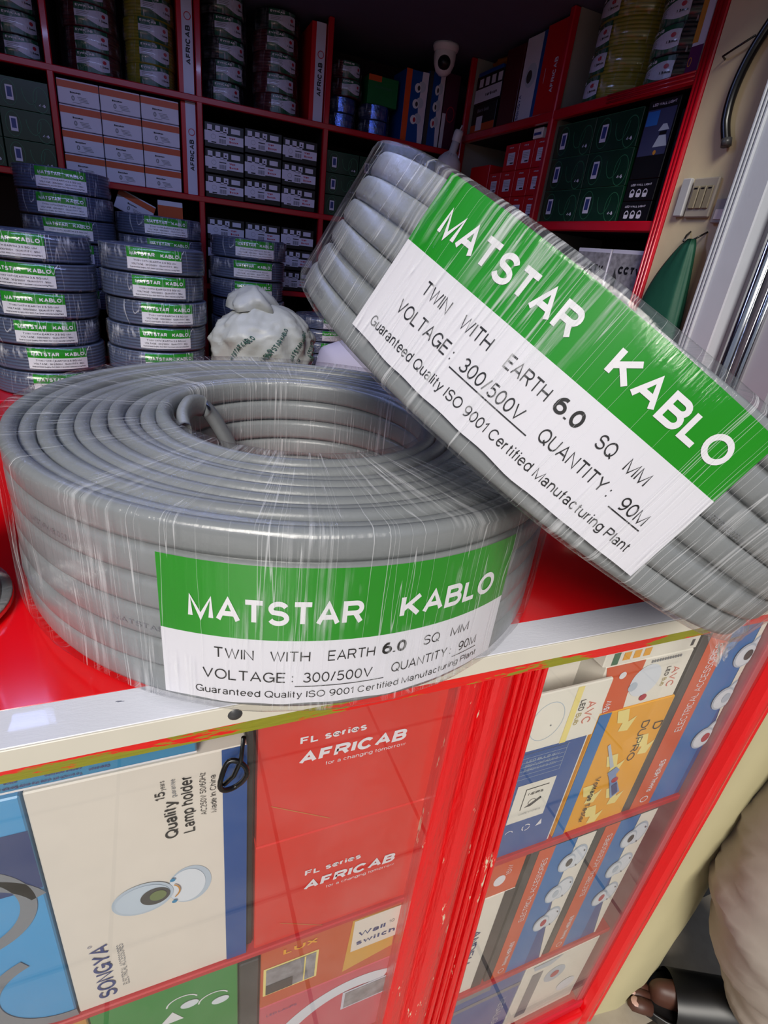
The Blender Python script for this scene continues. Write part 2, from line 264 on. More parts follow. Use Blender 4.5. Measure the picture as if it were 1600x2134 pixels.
class MB:
    def __init__(s): s.v = []; s.f = []; s.m = []; s.ms = []; s.sm = []; s.uv = None
    def mi(s, m):
        if m not in s.ms: s.ms.append(m)
        return s.ms.index(m)
    def add(s, vs, fs, m, smooth=False):
        b = len(s.v); k = s.mi(m); s.v += [tuple(p) for p in vs]
        for f in fs: s.f.append(tuple(b + i for i in f)); s.m.append(k); s.sm.append(smooth)
        return s
    def box(s, x0, x1, y0, y1, z0, z1, m, bev=0.0, seg=1, smooth=False):
        bm = bmesh.new(); r = bmesh.ops.create_cube(bm, size=1)
        for v in bm.verts: v.co = ((x0 + x1) / 2 + v.co.x * (x1 - x0), (y0 + y1) / 2 + v.co.y * (y1 - y0), (z0 + z1) / 2 + v.co.z * (z1 - z0))
        if bev: bmesh.ops.bevel(bm, geom=bm.edges[:], offset=bev, segments=seg, profile=0.5, affect='EDGES')
        bm.verts.index_update()
        s.add([v.co[:] for v in bm.verts], [[v.index for v in f.verts] for f in bm.faces], m, smooth); bm.free(); return s
    def lathe(s, prof, m, seg=48, a0=0, a1=2 * pi, closed=False, cen=(0, 0, 0), wob=None, uvk=None):
        full = abs(a1 - a0 - 2 * pi) < 1e-6; n = seg if full else seg + 1; vs = []; uvs = []
        for i in range(n):
            a = a0 + (a1 - a0) * i / seg
            for j, (r, z) in enumerate(prof):
                if wob: r, z = wob(a, r, z)
                vs.append((cen[0] + r * cos(a), cen[1] + r * sin(a), cen[2] + z))
        k = len(prof); fs = []; L = k if closed else k - 1
        for i in range(seg):
            i2 = (i + 1) % n
            for j in range(L):
                j2 = (j + 1) % k; fs.append((i * k + j, i2 * k + j, i2 * k + j2, i * k + j2))
        return s.add(vs, fs, m, True)
    def tube(s, pts, r, m, seg=10, caps=True):
        P = [Vector(p) for p in pts]; vs = []; up = Vector((0.13, 0.21, 0.97)); rr = r if isinstance(r, (list, tuple)) else [r] * len(P)
        for i, p in enumerate(P):
            d = (P[min(i + 1, len(P) - 1)] - P[max(i - 1, 0)]).normalized(); a = d.cross(up).normalized(); b = a.cross(d).normalized()
            for j in range(seg):
                t = 2 * pi * j / seg; vs.append(p + a * cos(t) * rr[i] + b * sin(t) * rr[i])
        fs = [(i * seg + j, i * seg + (j + 1) % seg, (i + 1) * seg + (j + 1) % seg, (i + 1) * seg + j) for i in range(len(P) - 1) for j in range(seg)]
        if caps: fs += [tuple(range(seg))[::-1], tuple((len(P) - 1) * seg + j for j in range(seg))]
        return s.add(vs, fs, m, True)
    def prism(s, poly, axis, a, b, m, smooth=False):
        """extrude polygon (2D) along axis from a to b; axis 'z': poly=(x,y); 'x': (y,z); 'y': (x,z)"""
        def P(p, t): return {'z': (p[0], p[1], t), 'x': (t, p[0], p[1]), 'y': (p[0], t, p[1])}[axis]
        n = len(poly); vs = [P(p, a) for p in poly] + [P(p, b) for p in poly]
        fs = [(i, (i + 1) % n, n + (i + 1) % n, n + i) for i in range(n)] + [tuple(range(n))[::-1], tuple(range(n, 2 * n))]
        return s.add(vs, fs, m, smooth)
    def build(s, name, parent=None, origin=None, local=False):
        me = bpy.data.meshes.new(name)
        if parent is not None: org = Vector((0, 0, 0)) if local else Vector(ORG.get(parent.name, (0, 0, 0)))
        elif origin is not None: org = Vector(origin)
        else:
            xs = [v[0] for v in s.v]; ys = [v[1] for v in s.v]; zs = [v[2] for v in s.v]
            org = Vector(((min(xs) + max(xs)) / 2, (min(ys) + max(ys)) / 2, min(zs)))
        me.from_pydata([tuple(Vector(v) - org) for v in s.v], [], s.f)
        for m in s.ms: me.materials.append(m)
        me.polygons.foreach_set('material_index', s.m); me.polygons.foreach_set('use_smooth', s.sm)
        if s.uv:
            ul = me.uv_layers.new(name='UVMap')
            for p in me.polygons:
                for li in p.loop_indices: ul.data[li].uv = s.uv[me.loops[li].vertex_index]
        me.update()
        o = bpy.data.objects.new(name, me); COL.objects.link(o)
        if parent is not None: o.parent = parent; ORG[o.name] = tuple(org) if not local else (0, 0, 0)
        else: o.location = org; ORG[o.name] = tuple(org)
        return o
ORG = {}
def tag(o, label, cat, group=None, kind=None):
    if label: o['label'] = label
    if cat: o['category'] = cat
    if group: o['group'] = group
    if kind: o['kind'] = kind
    return o
def struct(o): o['kind'] = 'structure'; return o
def empty(name, loc, label, cat, group=None):
    o = bpy.data.objects.new(name, None); COL.objects.link(o); o.location = loc; o.empty_display_size = 0.03; ORG[o.name] = tuple(loc)
    return tag(o, label, cat, group)
def copy_tree(o, parent=None):
    c = o.copy(); COL.objects.link(c); c.parent = parent
    for ch in [x for x in COL.objects if x.parent == o]: copy_tree(ch, c)
    return c
def dup(o, loc, label, rotz=None, group=None):
    c = copy_tree(o); c.location = loc; c['label'] = label
    if rotz is not None: c.rotation_euler = (0, 0, rotz)
    if group: c['group'] = group
    return c
class Dec:
    """flat printing laid on a surface: fn(u, v, h) gives the point at height h over the surface"""
    def __init__(s, mb, fn, h=0.00035): s.mb = mb; s.fn = fn; s.h = h; s.k = 1
    def _p(s, u, v, lay): return s.fn(u, v, s.h * lay)
    def rect(s, u0, v0, u1, v1, m, lay=1, n=1):
        vs = []; fs = []
        for i in range(n + 1):
            u = u0 + (u1 - u0) * i / n; vs += [s._p(u, v0, lay), s._p(u, v1, lay)]
        for i in range(n): fs.append((2 * i, 2 * i + 2, 2 * i + 3, 2 * i + 1))
        s.mb.add(vs, fs, m); return s
    def poly(s, pts, m, lay=1):
        s.mb.add([s._p(u, v, lay) for u, v in pts], [tuple(range(len(pts)))], m); return s
    def ell(s, u, v, ru, rv, m, lay=1, seg=24, rot=0):
        return s.poly([(u + ru * cos(t) * cos(rot) - rv * sin(t) * sin(rot), v + ru * cos(t) * sin(rot) + rv * sin(t) * cos(rot)) for t in [2 * pi * i / seg for i in range(seg)]], m, lay)
    def ring(s, u, v, ru, rv, w, m, lay=1, a0=0, a1=2 * pi, seg=28):
        vs = []; 
        for i in range(seg + 1):
            t = a0 + (a1 - a0) * i / seg; vs += [s._p(u + ru * cos(t), v + rv * sin(t), lay), s._p(u + (ru - w) * cos(t), v + (rv - w) * sin(t), lay)]
        s.mb.add(vs, [(2 * i, 2 * i + 2, 2 * i + 3, 2 * i + 1) for i in range(seg)], m); return s
    def line(s, u0, v0, u1, v1, w, m, lay=1):
        d = sqrt((u1 - u0) ** 2 + (v1 - v0) ** 2); nx, ny = -(v1 - v0) / d * w / 2, (u1 - u0) / d * w / 2
        return s.poly([(u0 - nx, v0 - ny), (u1 - nx, v1 - ny), (u1 + nx, v1 + ny), (u0 + nx, v0 + ny)], m, lay)
    def text(s, t, u, v, cap, m, width=None, rot=0.0, weight=0.0, shear=0.0, lay=2):
        if all(ch in GL or ch == ' ' for ch in t): vs, fs, w = stroke_text(t, 0.115 + weight * 4.2, shear)
        else: vs, fs, w = text_geo(t, weight, shear)
        kx = (width / w) if width else cap
        c, sn = cos(rot), sin(rot)
        s.mb.add([s._p(u + q[0] * kx * c - q[1] * cap * sn, v + q[0] * kx * sn + q[1] * cap * c, lay + (0.08 * q[2] if len(q) > 2 else 0)) for q in vs], fs, m); return s
def onY(y): return lambda u, v, h: (u, y - h, v)      # printing on a face looking at -y, u = x, v = z
def onX(x): return lambda u, v, h: (x - h, -u, v)     # printing on a face looking at -x, u = -y
def onCyl(R, cen=(0, 0, 0)): return lambda a, v, h: (cen[0] + (R + h) * cos(a), cen[1] + (R + h) * sin(a), cen[2] + v)
ORDN = ['topmost', 'second from top', 'third from top', 'fourth from top', 'fifth from top', 'sixth from top', 'seventh from top', 'eighth from top', 'ninth from top']

# ================================================================== SETTING
FZ = -0.95
m_tile = bpy.data.materials.new('floor_tiles'); m_tile.use_nodes = True
n = m_tile.node_tree.nodes; l = m_tile.node_tree.links; p = n['Principled BSDF']; p.inputs['Roughness'].default_value = 0.35
t = n.new('ShaderNodeTexCoord'); br = n.new('ShaderNodeTexBrick'); br.offset = 0; br.inputs['Scale'].default_value = 1
br.inputs['Color1'].default_value = lin('#b3aa9a'); br.inputs['Color2'].default_value = lin('#a89f90'); br.inputs['Mortar'].default_value = lin('#3b342c')
br.inputs['Mortar Size'].default_value = 0.004; br.inputs['Brick Width'].default_value = 0.33; br.inputs['Row Height'].default_value = 0.33
no = n.new('ShaderNodeTexNoise'); no.inputs['Scale'].default_value = 40; no.inputs['Detail'].default_value = 6
mx = n.new('ShaderNodeMix'); mx.data_type = 'RGBA'; mx.blend_type = 'MULTIPLY'; mx.inputs[0].default_value = 0.5
cr = n.new('ShaderNodeValToRGB'); cr.color_ramp.elements[0].position = 0.35; cr.color_ramp.elements[0].color = (0.6, 0.55, 0.5, 1)
l.new(t.outputs['Object'], br.inputs[0]); l.new(t.outputs['Object'], no.inputs[0]); l.new(no.outputs[0], cr.inputs[0])
l.new(br.outputs[0], mx.inputs[6]); l.new(cr.outputs[0], mx.inputs[7]); l.new(mx.outputs[2], p.inputs['Base Color'])
struct(MB().box(-3, 3, -3.4, 1.66, FZ - 0.03, FZ, m_tile).build('floor', origin=(0.07, 0.1, FZ)))
struct(MB().box(-1.2, 1.2, 0.12, 1.66, 0.80, 0.84, m_ceil).build('ceiling'))
struct(MB().box(-1.2, 1.2, 1.62, 1.66, FZ, 0.80, m_wallin).build('wall_back'))
struct(MB().box(-1.2, -1.16, 0.30, 1.62, FZ, 0.80, m_wallin).build('wall_left'))
struct(MB().box(1.06, 1.10, 0.46, 1.62, FZ, 0.80, m_wallin).build('wall_right'))
# plastered end of the side wall, with patchy plaster
mb = MB().box(0.806, 1.10, 0.30, 0.452, FZ, 0.95, m_plaster)
struct(mb.build('wall_side'))
struct(MB().box(0.822, 1.10, -0.10, 0.2995, FZ, 0.95, mat('dark_grey_wall', '#2e3136', 0.8)).build('wall_outer'))
# rounded plaster pier at the foot of the counter
poly = [(0.536, 0.20), (0.536, -0.150), (0.545, -0.185), (0.60, -0.190), (0.66, -0.186), (0.715, -0.172), (0.765, -0.148), (0.80, -0.11), (0.8215, -0.06), (0.8215, 0.20)]
mb = MB(); vs = []; lv = 18
for j in range(lv):
    z = FZ + (0.93) * j / (lv - 1)
    for (x, y) in poly:
        k = 0.006 * noise.noise(Vector((x * 9, y * 9, z * 6))); vs.append((x + (k if 0.54 < x < 0.82 else 0), y + k - (0.0 if y > 0 else 0.0), z))
N = len(poly)
mb.add(vs, [(j * N + i, j * N + (i + 1) % N, (j + 1) * N + (i + 1) % N, (j + 1) * N + i) for j in range(lv - 1) for i in range(N)] + [tuple((lv - 1) * N + i for i in range(N))], m_plaster_g, True)
struct(mb.build('trim_1'))
# door frame: white aluminium profile with ridges, and a chrome rail in front
mb = MB().box(0.770, 0.8055, 0.240, 0.2995, FZ, 0.95, m_alu, 0.002)
for y in (0.297, 0.290, 0.2835): mb.box(0.7655, 0.771, y - 0.0022, y + 0.0022, FZ, 0.95, m_alu, 0.001)
door = struct(mb.build('door_1'))
MB().box(0.800, 0.8215, 0.130, 0.2395, FZ, 0.95, mat('grey_door_leaf', '#9a9fa8', 0.45)).build('door_leaf', door)
mb = MB().tube([(0.795, 0.214, FZ), (0.795, 0.214, 0.95)], 0.0125, m_chrome, 20); mb.tube([(0.797, 0.187, FZ), (0.797, 0.187, 0.95)], 0.007, m_chrome, 16)
mb.build('chrome_rail', door)

# ================================================================== SHELVING (back and right)
sh = empty('shelving_unit', (0.1, 1.48, FZ), 'red painted wooden shelving covering the back wall behind the stacked cable coils', 'shelves')
YB = 1.35
for i, x in enumerate((-0.981, -0.642, -0.303, 0.034, 0.376)):
    mb = MB().box(x - 0.0075, x + 0.0075, YB, YB + 0.018, FZ, 0.799, m_redshelf, 0.002); mb.build('upright', sh)
    mb = MB().box(x - 0.005, x + 0.005, YB + 0.018, 1.619, FZ, 0.799, m_dark_in); mb.build('divider', sh)
for z in (0.558, 0.332, 0.107, -0.12, -0.36, -0.60):
    MB().box(-1.155, 0.806, YB - 0.001, YB + 0.017, z - 0.0085, z + 0.0065, m_redshelf, 0.002).build('shelf_edge', sh)
    MB().box(-1.155, 0.806, YB + 0.017, 1.619, z - 0.006, z + 0.004, m_dark_in).build('shelf_board', sh)
MB().box(-1.155, 0.806, 1.612, 1.619, FZ, 0.799, m_backboard).build('back_panel', sh)
sr = empty('shelving_unit', (0.93, 0.9, FZ), 'red painted wooden shelving along the right wall beside the plastered wall end', 'shelves')
for y, w in ((1.345, 0.006), (0.890, 0.0085), (0.4655, 0.0125)):
    MB().box(0.802, 0.820, y - w, y + w, FZ, 0.799, m_redshelf, 0.0025).build('upright', sr)
    MB().box(0.820, 1.055, y - w * 0.7, y + w * 0.7, FZ, 0.799, m_creamside).build('divider', sr)
for w_ in (0.4575, 0.4655, 0.4735): MB().tube([(0.8015, w_, FZ), (0.8015, w_, 0.79)], 0.0028, m_redshelf, 8).build('moulding', sr)
for z in (0.597, 0.361, 0.12, -0.12, -0.36):
    MB().box(0.803, 0.820, 0.478, 1.339, z - 0.011, z + 0.009, m_redshelf, 0.0025).build('shelf_edge', sr)
    MB().box(0.820, 1.055, 0.478, 1.339, z - 0.007, z + 0.006, m_dark_in).build('shelf_board', sr)
    if z == 0.597:
        for dz in (-0.006, 0.0005, 0.007): MB().tube([(0.8025, 0.478, z + dz), (0.8025, 0.70, z + dz)], 0.002, m_redshelf, 8).build('moulding', sr)
MB().box(1.048, 1.055, 0.478, 1.339, FZ, 0.799, m_backboard).build('back_panel', sr)

# ------------------------------------------------------------------ small wire coils on the top shelves
def wire_coil(kind, wirem, Rr, H, labm='leaf', az=-pi / 2, rings=7):
    o = empty('wire_coil', (0, 0, 0), 'x', 'wire coil')
    prof = []
    for j in range(rings):
        for t in (-0.5, -0.3, 0, 0.3, 0.5):
            prof.append((Rr - (abs(t) * 2) ** 2 * 0.0022, H * (j + 0.5 + t) / rings))
    prof = [(Rr * 0.45, 0.0)] + prof + [(Rr * 0.45, H)]
    MB().lathe(prof, wirem, 40, closed=True).build('winding', o, local=True)
    lb = MB(); a0 = az - 0.62; a1 = az + 0.62; d = Dec(lb, onCyl(Rr + 0.0014))
    def uu(f): return a0 + (a1 - a0) * f
    if labm == 'foil':
        d.rect(a0, H * 0.06, a1, H * 0.95, m_foil, 1, 14)
    else:
        d.rect(a0, H * 0.06, a1, H * 0.97, m_dgl, 1, 12)
        n_ = 12; top = lambda f: H * (0.74 + 0.07 * sin((f - 0.5) * 5)); bot = lambda f: H * (0.30 - 0.12 * sin((f - 0.45) * 5))
        vs = []
        for i in range(n_ + 1):
            f = i / n_; vs += [lb_pt(Rr, uu(f), bot(f)), lb_pt(Rr, uu(f), top(f))]
        lb.add(vs, [(2 * i, 2 * i + 2, 2 * i + 3, 2 * i + 1) for i in range(n_)], m_wlab)
        d.h = 0.0006
        d.text('EVINCAB', uu(0.06), H * 0.80, H * 0.10, m_twhite, width=0.5 * (a1 - a0), weight=0.03, lay=2)
        for k in range(4): d.rect(uu(0.07), H * (0.60 - k * 0.07), uu(0.42 - 0.04 * (k % 2)), H * (0.625 - k * 0.07), m_grey, 2, 4)
        d.ell(uu(0.84), H * 0.62, 0.075, H * 0.085, m_crimson, 2, 12); 
        d.text('1.5mm', uu(0.70), H * 0.36, H * 0.10, m_pink, width=0.26 * (a1 - a0), weight=0.04, lay=2)
    lb.build('paper_label', o, local=True)
    f = MB(); prof = [(Rr * 0.5, -0.0), (Rr + 0.003, 0.0012), (Rr + 0.0035, H * 0.5), (Rr + 0.003, H - 0.001), (Rr * 0.5, H)]
    film_lathe(f, prof, m_film_s, 40, 0.0012); f.build('clear_wrap', o, local=True)
    return o
def lb_pt(Rr, a, v): r = Rr + 0.0021; return (r * cos(a), r * sin(a), v)
m_dgl = pm('label_dark_green', '#14573a', 0.25); m_wlab = pm('label_pale', '#c9cce2', 0.3)
def film_lathe(mb, prof, m, seg, wob=0.001, seed=0):
    vs = []; uv = []; k = len(prof); ln = [0]
    for j in range(1, k): ln.append(ln[-1] + sqrt((prof[j][0] - prof[j - 1][0]) ** 2 + (prof[j][1] - prof[j - 1][1]) ** 2))
    for i in range(seg + 1):
        a = 2 * pi * i / seg
        for j, (r, z) in enumerate(prof):
            q = wob * noise.noise(Vector((cos(a) * 6 + seed, sin(a) * 6, j * 1.7)))
            vs.append(((r + q) * cos(a), (r + q) * sin(a), z)); uv.append((a * max(prof, key=lambda p: p[0])[0] + seed * 0.37, ln[j]))
    fs = [(i * k + j, (i + 1) * k + j, (i + 1) * k + j + 1, i * k + j + 1) for i in range(seg) for j in range(k - 1)]
    mb.uv = (mb.uv or []) + uv
    mb.add(vs, fs, m, True)
def stack(kindname, wirem, x, y, z0, Rr, H, n_, where, labm='leaf', az=-pi / 2, kinds=None, top_hidden=0):
    proto = wire_coil(kindname, wirem, Rr, H, labm, az); out = []
    for i in range(n_):
        rot = random.uniform(-0.12, 0.12); pos = (x + random.uniform(-0.004, 0.004), y + random.uniform(0, 0.004), z0 + i * H * 1.0 + 0.0)
        k = n_ - 1 - i
        lab = '%s wire coil, %s, %s' % (kindname, ORDN[k], where)
        if n_ == 1: lab = '%s wire coil, %s' % (kindname, where)
        if i == 0: o = proto; o.location = pos; o['label'] = lab
        else: o = copy_tree(proto); o.location = pos; o['label'] = lab
        o.rotation_euler = (0, 0, rot); o['group'] = '%s wire coils stacked %s' % (kindname, where); out.append(o)
    return out
SH1 = 0.5655
stack('black', m_blackw, -0.372, 1.435, SH1, 0.058, 0.045, 4, 'in the far left top cell', az=-1.3)
stack('dark red', m_maroonw, -0.212, 1.430, SH1, 0.060, 0.0445, 5, 'right of the leftmost red upright', az=-1.47)
stack('yellow and green', m_yelw, -0.078, 1.430, SH1, 0.058, 0.0455, 5, 'left of the tall white carton', az=-1.40)
stack('black', m_blackw, 0.104, 1.430, SH1, 0.056, 0.0455, 5, 'in the top cell above the wall switch cartons', az=-1.40)
stack('dark red', m_maroonw, 0.247, 1.430, SH1, 0.060, 0.0450, 4, 'in the top cell beside the black coils', az=-1.40)
o = stack('green and black', m_blackw, 0.247, 1.430, SH1 + 0.1805, 0.058, 0.044, 1, 'on top of the dark red stack under the ceiling', az=-1.45)
stack('dark red', m_maroonw, 0.448, 1.425, SH1 + 0.078, 0.044, 0.041, 2, 'above the left foil coils', az=-1.45)
stack('blue foil wrapped', m_bluew, 0.440, 1.425, SH1, 0.042, 0.0385, 2, 'left pile of the corner cell', 'foil', az=-1.5)
stack('blue foil wrapped', m_bluew, 0.545, 1.425, SH1, 0.045, 0.0385, 2, 'under the green carton', 'foil', az=-1.5)
YX = -pi + 0.10
stack('yellow and green', m_yelw, 0.905, 0.765, 0.6065, 0.088, 0.0465, 4, 'on the right hand wall shelf', az=-pi - 0.42)
stack('black', m_blackw, 0.893, 0.598, 0.6065, 0.068, 0.0465, 4, 'beside the yellow coils on the right hand shelf', az=-pi - 0.25)

# ------------------------------------------------------------------ cartons
def carton(name, x0, x1, y0, y1, z0, z1, m, bev=0.0012):
    return MB().box(x0, x1, y0, y1, z0, z1, m, bev)
def finish(mb, name, label, cat='box', group=None): return tag(mb.build(name), label, cat, group)
def upright_brand(x0, x1, z0, z1, label, y=1.366):
    mb = carton('c', x0, x1, y, y + 0.2, z0, z1, m_red); d = Dec(mb, onY(y)); w = x1 - x0
    d.rect(x0 + w * 0.30, z0, x1 - w * 0.05, z1, m_wlab, 1); h = z1 - z0
    d.text('AFRICAB', x0 + w * 0.80, z0 + h * 0.27, w * 0.30, m_pink, width=h * 0.34, rot=pi / 2, weight=0.03)
    d.ring(x0 + w * 0.66, z0 + h * 0.69, w * 0.22, w * 0.22, w * 0.05, m_crimson, 2)
    return finish(mb, 'upright_carton', label, 'box', 'tall white and red cartons standing by the shelf uprights')
upright_brand(-0.014, 0.025, SH1, 0.795, 'tall white and red carton with vertical lettering, right of the yellow coils')
upright_brand(-0.012, 0.026, 0.339, 0.549, 'tall white and red carton beside the orange banded cartons')
upright_brand(0.327, 0.3675, SH1, 0.785, 'tall white and red carton with vertical lettering, right of the dark red coils')
# orange and white cartons, three columns of four
cols = ['left', 'middle', 'right']
xs = [(-0.293, -0.203), (-0.201, -0.110), (-0.108, -0.018)]
rows = [0.339 + i * 0.0512 for i in range(4)]
def orange_box(x0, x1, z0, z1, y=1.362, rot=None):
    mb = carton('c', x0, x1, y, y + 0.2, z0, z1, m_cwhite); d = Dec(mb, onY(y)); h = z1 - z0; w = x1 - x0
    d.rect(x0, z0 + h * 0.66, x1, z1 - h * 0.06, m_orange)
    d.text('Bossman', x0 + w * 0.30, z0 + h * 0.47, h * 0.075, m_pink, weight=0.05)
    d.ring(x0 + w * 0.36, z0 + h * 0.28, h * 0.075, h * 0.11, h * 0.05, m_grey, 1, seg=10)
    for k in range(4): d.rect(x0 + w * (0.46 + 0.02 * k), z0 + h * (0.34 - k * 0.06), x0 + w * (0.68 + 0.02 * k), z0 + h * (0.365 - k * 0.06), m_grey, 1)
    d.rect(x0 + w * 0.34, z0 + h * 0.09, x0 + w * 0.55, z0 + h * 0.11, m_grey)
    return mb
for r, z in enumerate(rows[::-1]):
    for c, (x0, x1) in enumerate(xs):
        mb = orange_box(x0, x1, z + 0.0005, z + 0.050)
        finish(mb, 'carton', 'white carton with orange band, %s, %s column' % (['top row', 'second row', 'third row', 'bottom row'][r], cols[c]), 'box', 'orange banded cartons stacked three wide')
# wall switch cartons
def switch_box(x0, x1, z0, z1, y=1.362):
    mb = carton('c', x0, x1, y, y + 0.2, z0, z1, m_black); d = Dec(mb, onY(y)); h = z1 - z0; w = x1 - x0
    U = lambda f: x0 + w * f; V = lambda f: z0 + h * f
    for u in (0.07, 0.27, 0.47): d.rect(U(u), V(0.66), U(u + 0.12), V(0.90), m_cwhite)
    d.rect(U(0.67), V(0.68), U(0.90), V(0.88), m_cwhite); d.ell(U(0.53), V(0.78), w * 0.02, h * 0.04, m_pink, 2, 8)
    d.rect(U(0.0), V(0.26), U(0.08), V(0.66), m_cwhite); d.rect(U(0.08), V(0.18), U(0.56), V(0.70), m_cwhite); d.rect(U(0.56), V(0.22), U(0.985), V(0.58), m_cwhite)
    d.text('Wall', U(0.62), V(0.44), h * 0.09, m_crimson, weight=0.05); d.text('Switch', U(0.62), V(0.29), h * 0.09, m_crimson, weight=0.05)
    for k in range(9): d.rect(U(0.36 + k * 0.02), V(0.22), U(0.37 + k * 0.02), V(0.40), m_pink if k % 3 else m_grey, 2)
    d.rect(U(0.36), V(0.47), U(0.54), V(0.51), m_pink, 2); d.rect(U(0.38), V(0.61), U(0.52), V(0.63), m_grey, 2); d.rect(U(0.17), V(0.20), U(0.29), V(0.25), m_pink, 2)
    d.ring(U(0.22), V(0.45), w * 0.06, h * 0.1, 0.0006, m_grey, 2)
    return mb
sw = [(0.0455, 0.149), (0.1515, 0.254), (0.2565, 0.357)]
for r in range(3):
    for c, (x0, x1) in enumerate(sw):
        z = 0.339 + (2 - r) * 0.0595 + (0.003 if c == 1 else 0)
        finish(switch_box(x0, x1, z, z + 0.057), 'switch_carton', 'black and white wall switch carton, upper cell, %s row, %s column' % (['top', 'middle', 'bottom'][r], cols[c]), 'box', 'wall switch cartons in the upper middle cell')
for r in range(3):
    for c, (x0, x1) in enumerate(sw):
        z = 0.1143 + (2 - r) * 0.0595
        finish(switch_box(x0 + 0.002, x1 + 0.002, z, z + 0.057), 'switch_carton', 'black and white wall switch carton behind the coils, lower cell, %s row, %s column' % (['top', 'middle', 'bottom'][r], cols[c]), 'box', 'wall switch cartons in the lower middle cell')
# odd cartons of the cell below the orange ones
finish(orange_box(-0.082, -0.018, 0.1145, 0.314), 'carton', 'orange banded white carton standing below the stacked ones', 'box')
o = finish(orange_box(-0.05, 0.045, 0.0, 0.05, 0), 'carton', 'orange banded white carton lying tilted above the coils', 'box'); o.location = (-0.149, 1.475, 0.266); o.rotation_euler = (0, R_(22), 0)
finish(MB().box(-0.29, -0.10, 1.37, 1.55, 0.1145, 0.245, m_black, 0.002), 'carton', 'plain black carton under the tilted orange banded one', 'box')
mb = carton('c', -0.238, -0.201, 1.38, 1.5, 0.2465, 0.312, m_black); d = Dec(mb, onY(1.38)); d.rect(-0.238, 0.2465, -0.201, 0.281, m_cwhite); d.text('Camera', -0.236, 0.270, 0.006, m_crimson, weight=0.04); d.rect(-0.233, 0.292, -0.223, 0.302, m_cwhite)
finish(mb, 'carton', 'small black carton with pale front beside the tilted carton', 'box')
# green cartons with looped lines
def green_box(u0, u1, z0, z1, fn, box, extra=True, flip=False):
    mb = MB().box(*box, m_dgreen, 0.001); d = Dec(mb, fn); w = u1 - u0; h = z1 - z0
    d.ring(u0 + w * 0.23, z0 + h * 0.50, w * 0.15, h * 0.42, w * 0.010, m_lgreen); d.ring(u0 + w * 0.63, z0 + h * 0.72, w * 0.15, h * 0.5, w * 0.012, m_lgreen, 1, pi, 2 * pi)
    d.ring(u0 + w * 0.83, z0 + h * 0.42, w * 0.15, h * 0.42, w * 0.012, m_lgreen, 1)
    d.rect(u0 + w * 0.17, z0 + h * 0.26, u0 + w * 0.31, z0 + h * 0.74, m_cwhite, 2); d.rect(u0 + w * 0.195, z0 + h * 0.36, u0 + w * 0.285, z0 + h * 0.68, m_navy, 3)
    d.text('4-6', u0 + w * 0.78, z0 + h * 0.20, h * 0.10, m_cwhite, weight=0.04); d.rect(u0, z1 - h * 0.012, u1, z1, m_lgreen)
    return mb
for r in range(3):
    z0 = 0.339 + (2 - r) * 0.062
    for k, (x0, x1) in enumerate([(-0.530, -0.422), (-0.420, -0.3125)]):
        finish(green_box(x0, x1, z0, z0 + 0.061, onY(1.36), (x0, x1, 1.36, 1.55, z0, z0 + 0.0612)), 'green_carton', 'dark green looped line carton left of the orange ones, %s row, %s' % (['top', 'middle', 'bottom'][r], ['outer column', 'nearest the upright'][k]), 'box', 'dark green cartons at the far left')
for r in range(3):
    z0 = 0.339 + (2 - r) * 0.056
    for k, (x0, x1) in enumerate([(0.388, 0.488), (0.490, 0.590), (0.592, 0.692)]):
        finish(green_box(x0, x1, z0, z0 + 0.054, onY(1.37), (x0, x1, 1.37, 1.55, z0, z0 + 0.055)), 'green_carton', 'dark green carton behind the tilted coil, %s row, %s column' % (['top', 'middle', 'bottom'][r], cols[k]), 'box', 'dark green cartons right of the wall switch cartons')
# corner cell: green box, bag, blue cartons
mb = carton('c', 0.508, 0.602, 1.40, 1.50, SH1 + 0.0785, SH1 + 0.148, pm('carton_leaf_green', '#0f6b34')); d = Dec(mb, onY(1.40)); d.text('Aluminium', 0.528, SH1 + 0.118, 0.008, m_lgreen, weight=0.03); d.rect(0.508, SH1 + 0.134, 0.548, SH1 + 0.148, m_orange)
finish(mb, 'carton', 'green carton with orange corner on the foil coils', 'box')
def holder_box(x0, x1, z0, z1, y, lab, sc=1.0, first=m_brorange, depth=0.1):
    mb = carton('c', x0, x1, y, y + depth, z0, z1, m_blue); d = Dec(mb, onY(y)); w = x1 - x0; h = z1 - z0
    d.rect(x0, z0, x0 + w * 0.25, z1, first, 1); d.poly([(x0 + w * 0.72, z1), (x1, z1), (x1, z0), (x0 + w * 0.78, z0), (x0 + w * 0.66, z0 + h * 0.5)], m_cwhite, 1)
    for k in range(3):
        v = z0 + h * (0.78 - 0.22 * k); u = x0 + w * (0.66 - 0.03 * k)
        d.ell(u + w * 0.08, v + h * 0.015, w * 0.17, h * 0.075, m_silver, 2); d.ell(u - w * 0.10, v - h * 0.01, w * 0.14, h * 0.065, m_plwp, 3); d.ell(u - w * 0.06, v - h * 0.01, w * 0.06, h * 0.035, m_dgrey if k < 2 else m_crimson, 4)
    return finish(mb, 'lamp_holder_carton', lab, 'box')
m_plwp = pm('print_soft_white', '#dfe4ee')
holder_box(0.612, 0.684, SH1, 0.742, 1.372, 'narrow blue and white lamp holder carton with orange edge in the corner cell')
holder_box(0.690, 0.742, SH1, 0.752, 1.380, 'second narrow blue and white lamp holder carton, nearest the corner', first=m_dgrey)
mb = carton('c', 0.748, 0.796, 1.385, 1.5, SH1, 0.760, pm('carton_plum', '#4a1036')); d = Dec(mb, onY(1.385)); d.rect(0.748, SH1, 0.760, 0.66, m_cwhite); d.ring(0.775, 0.66, 0.014, 0.02, 0.002, m_crimson, 1)
finish(mb, 'carton', 'plum coloured carton in the corner under the camera', 'box')
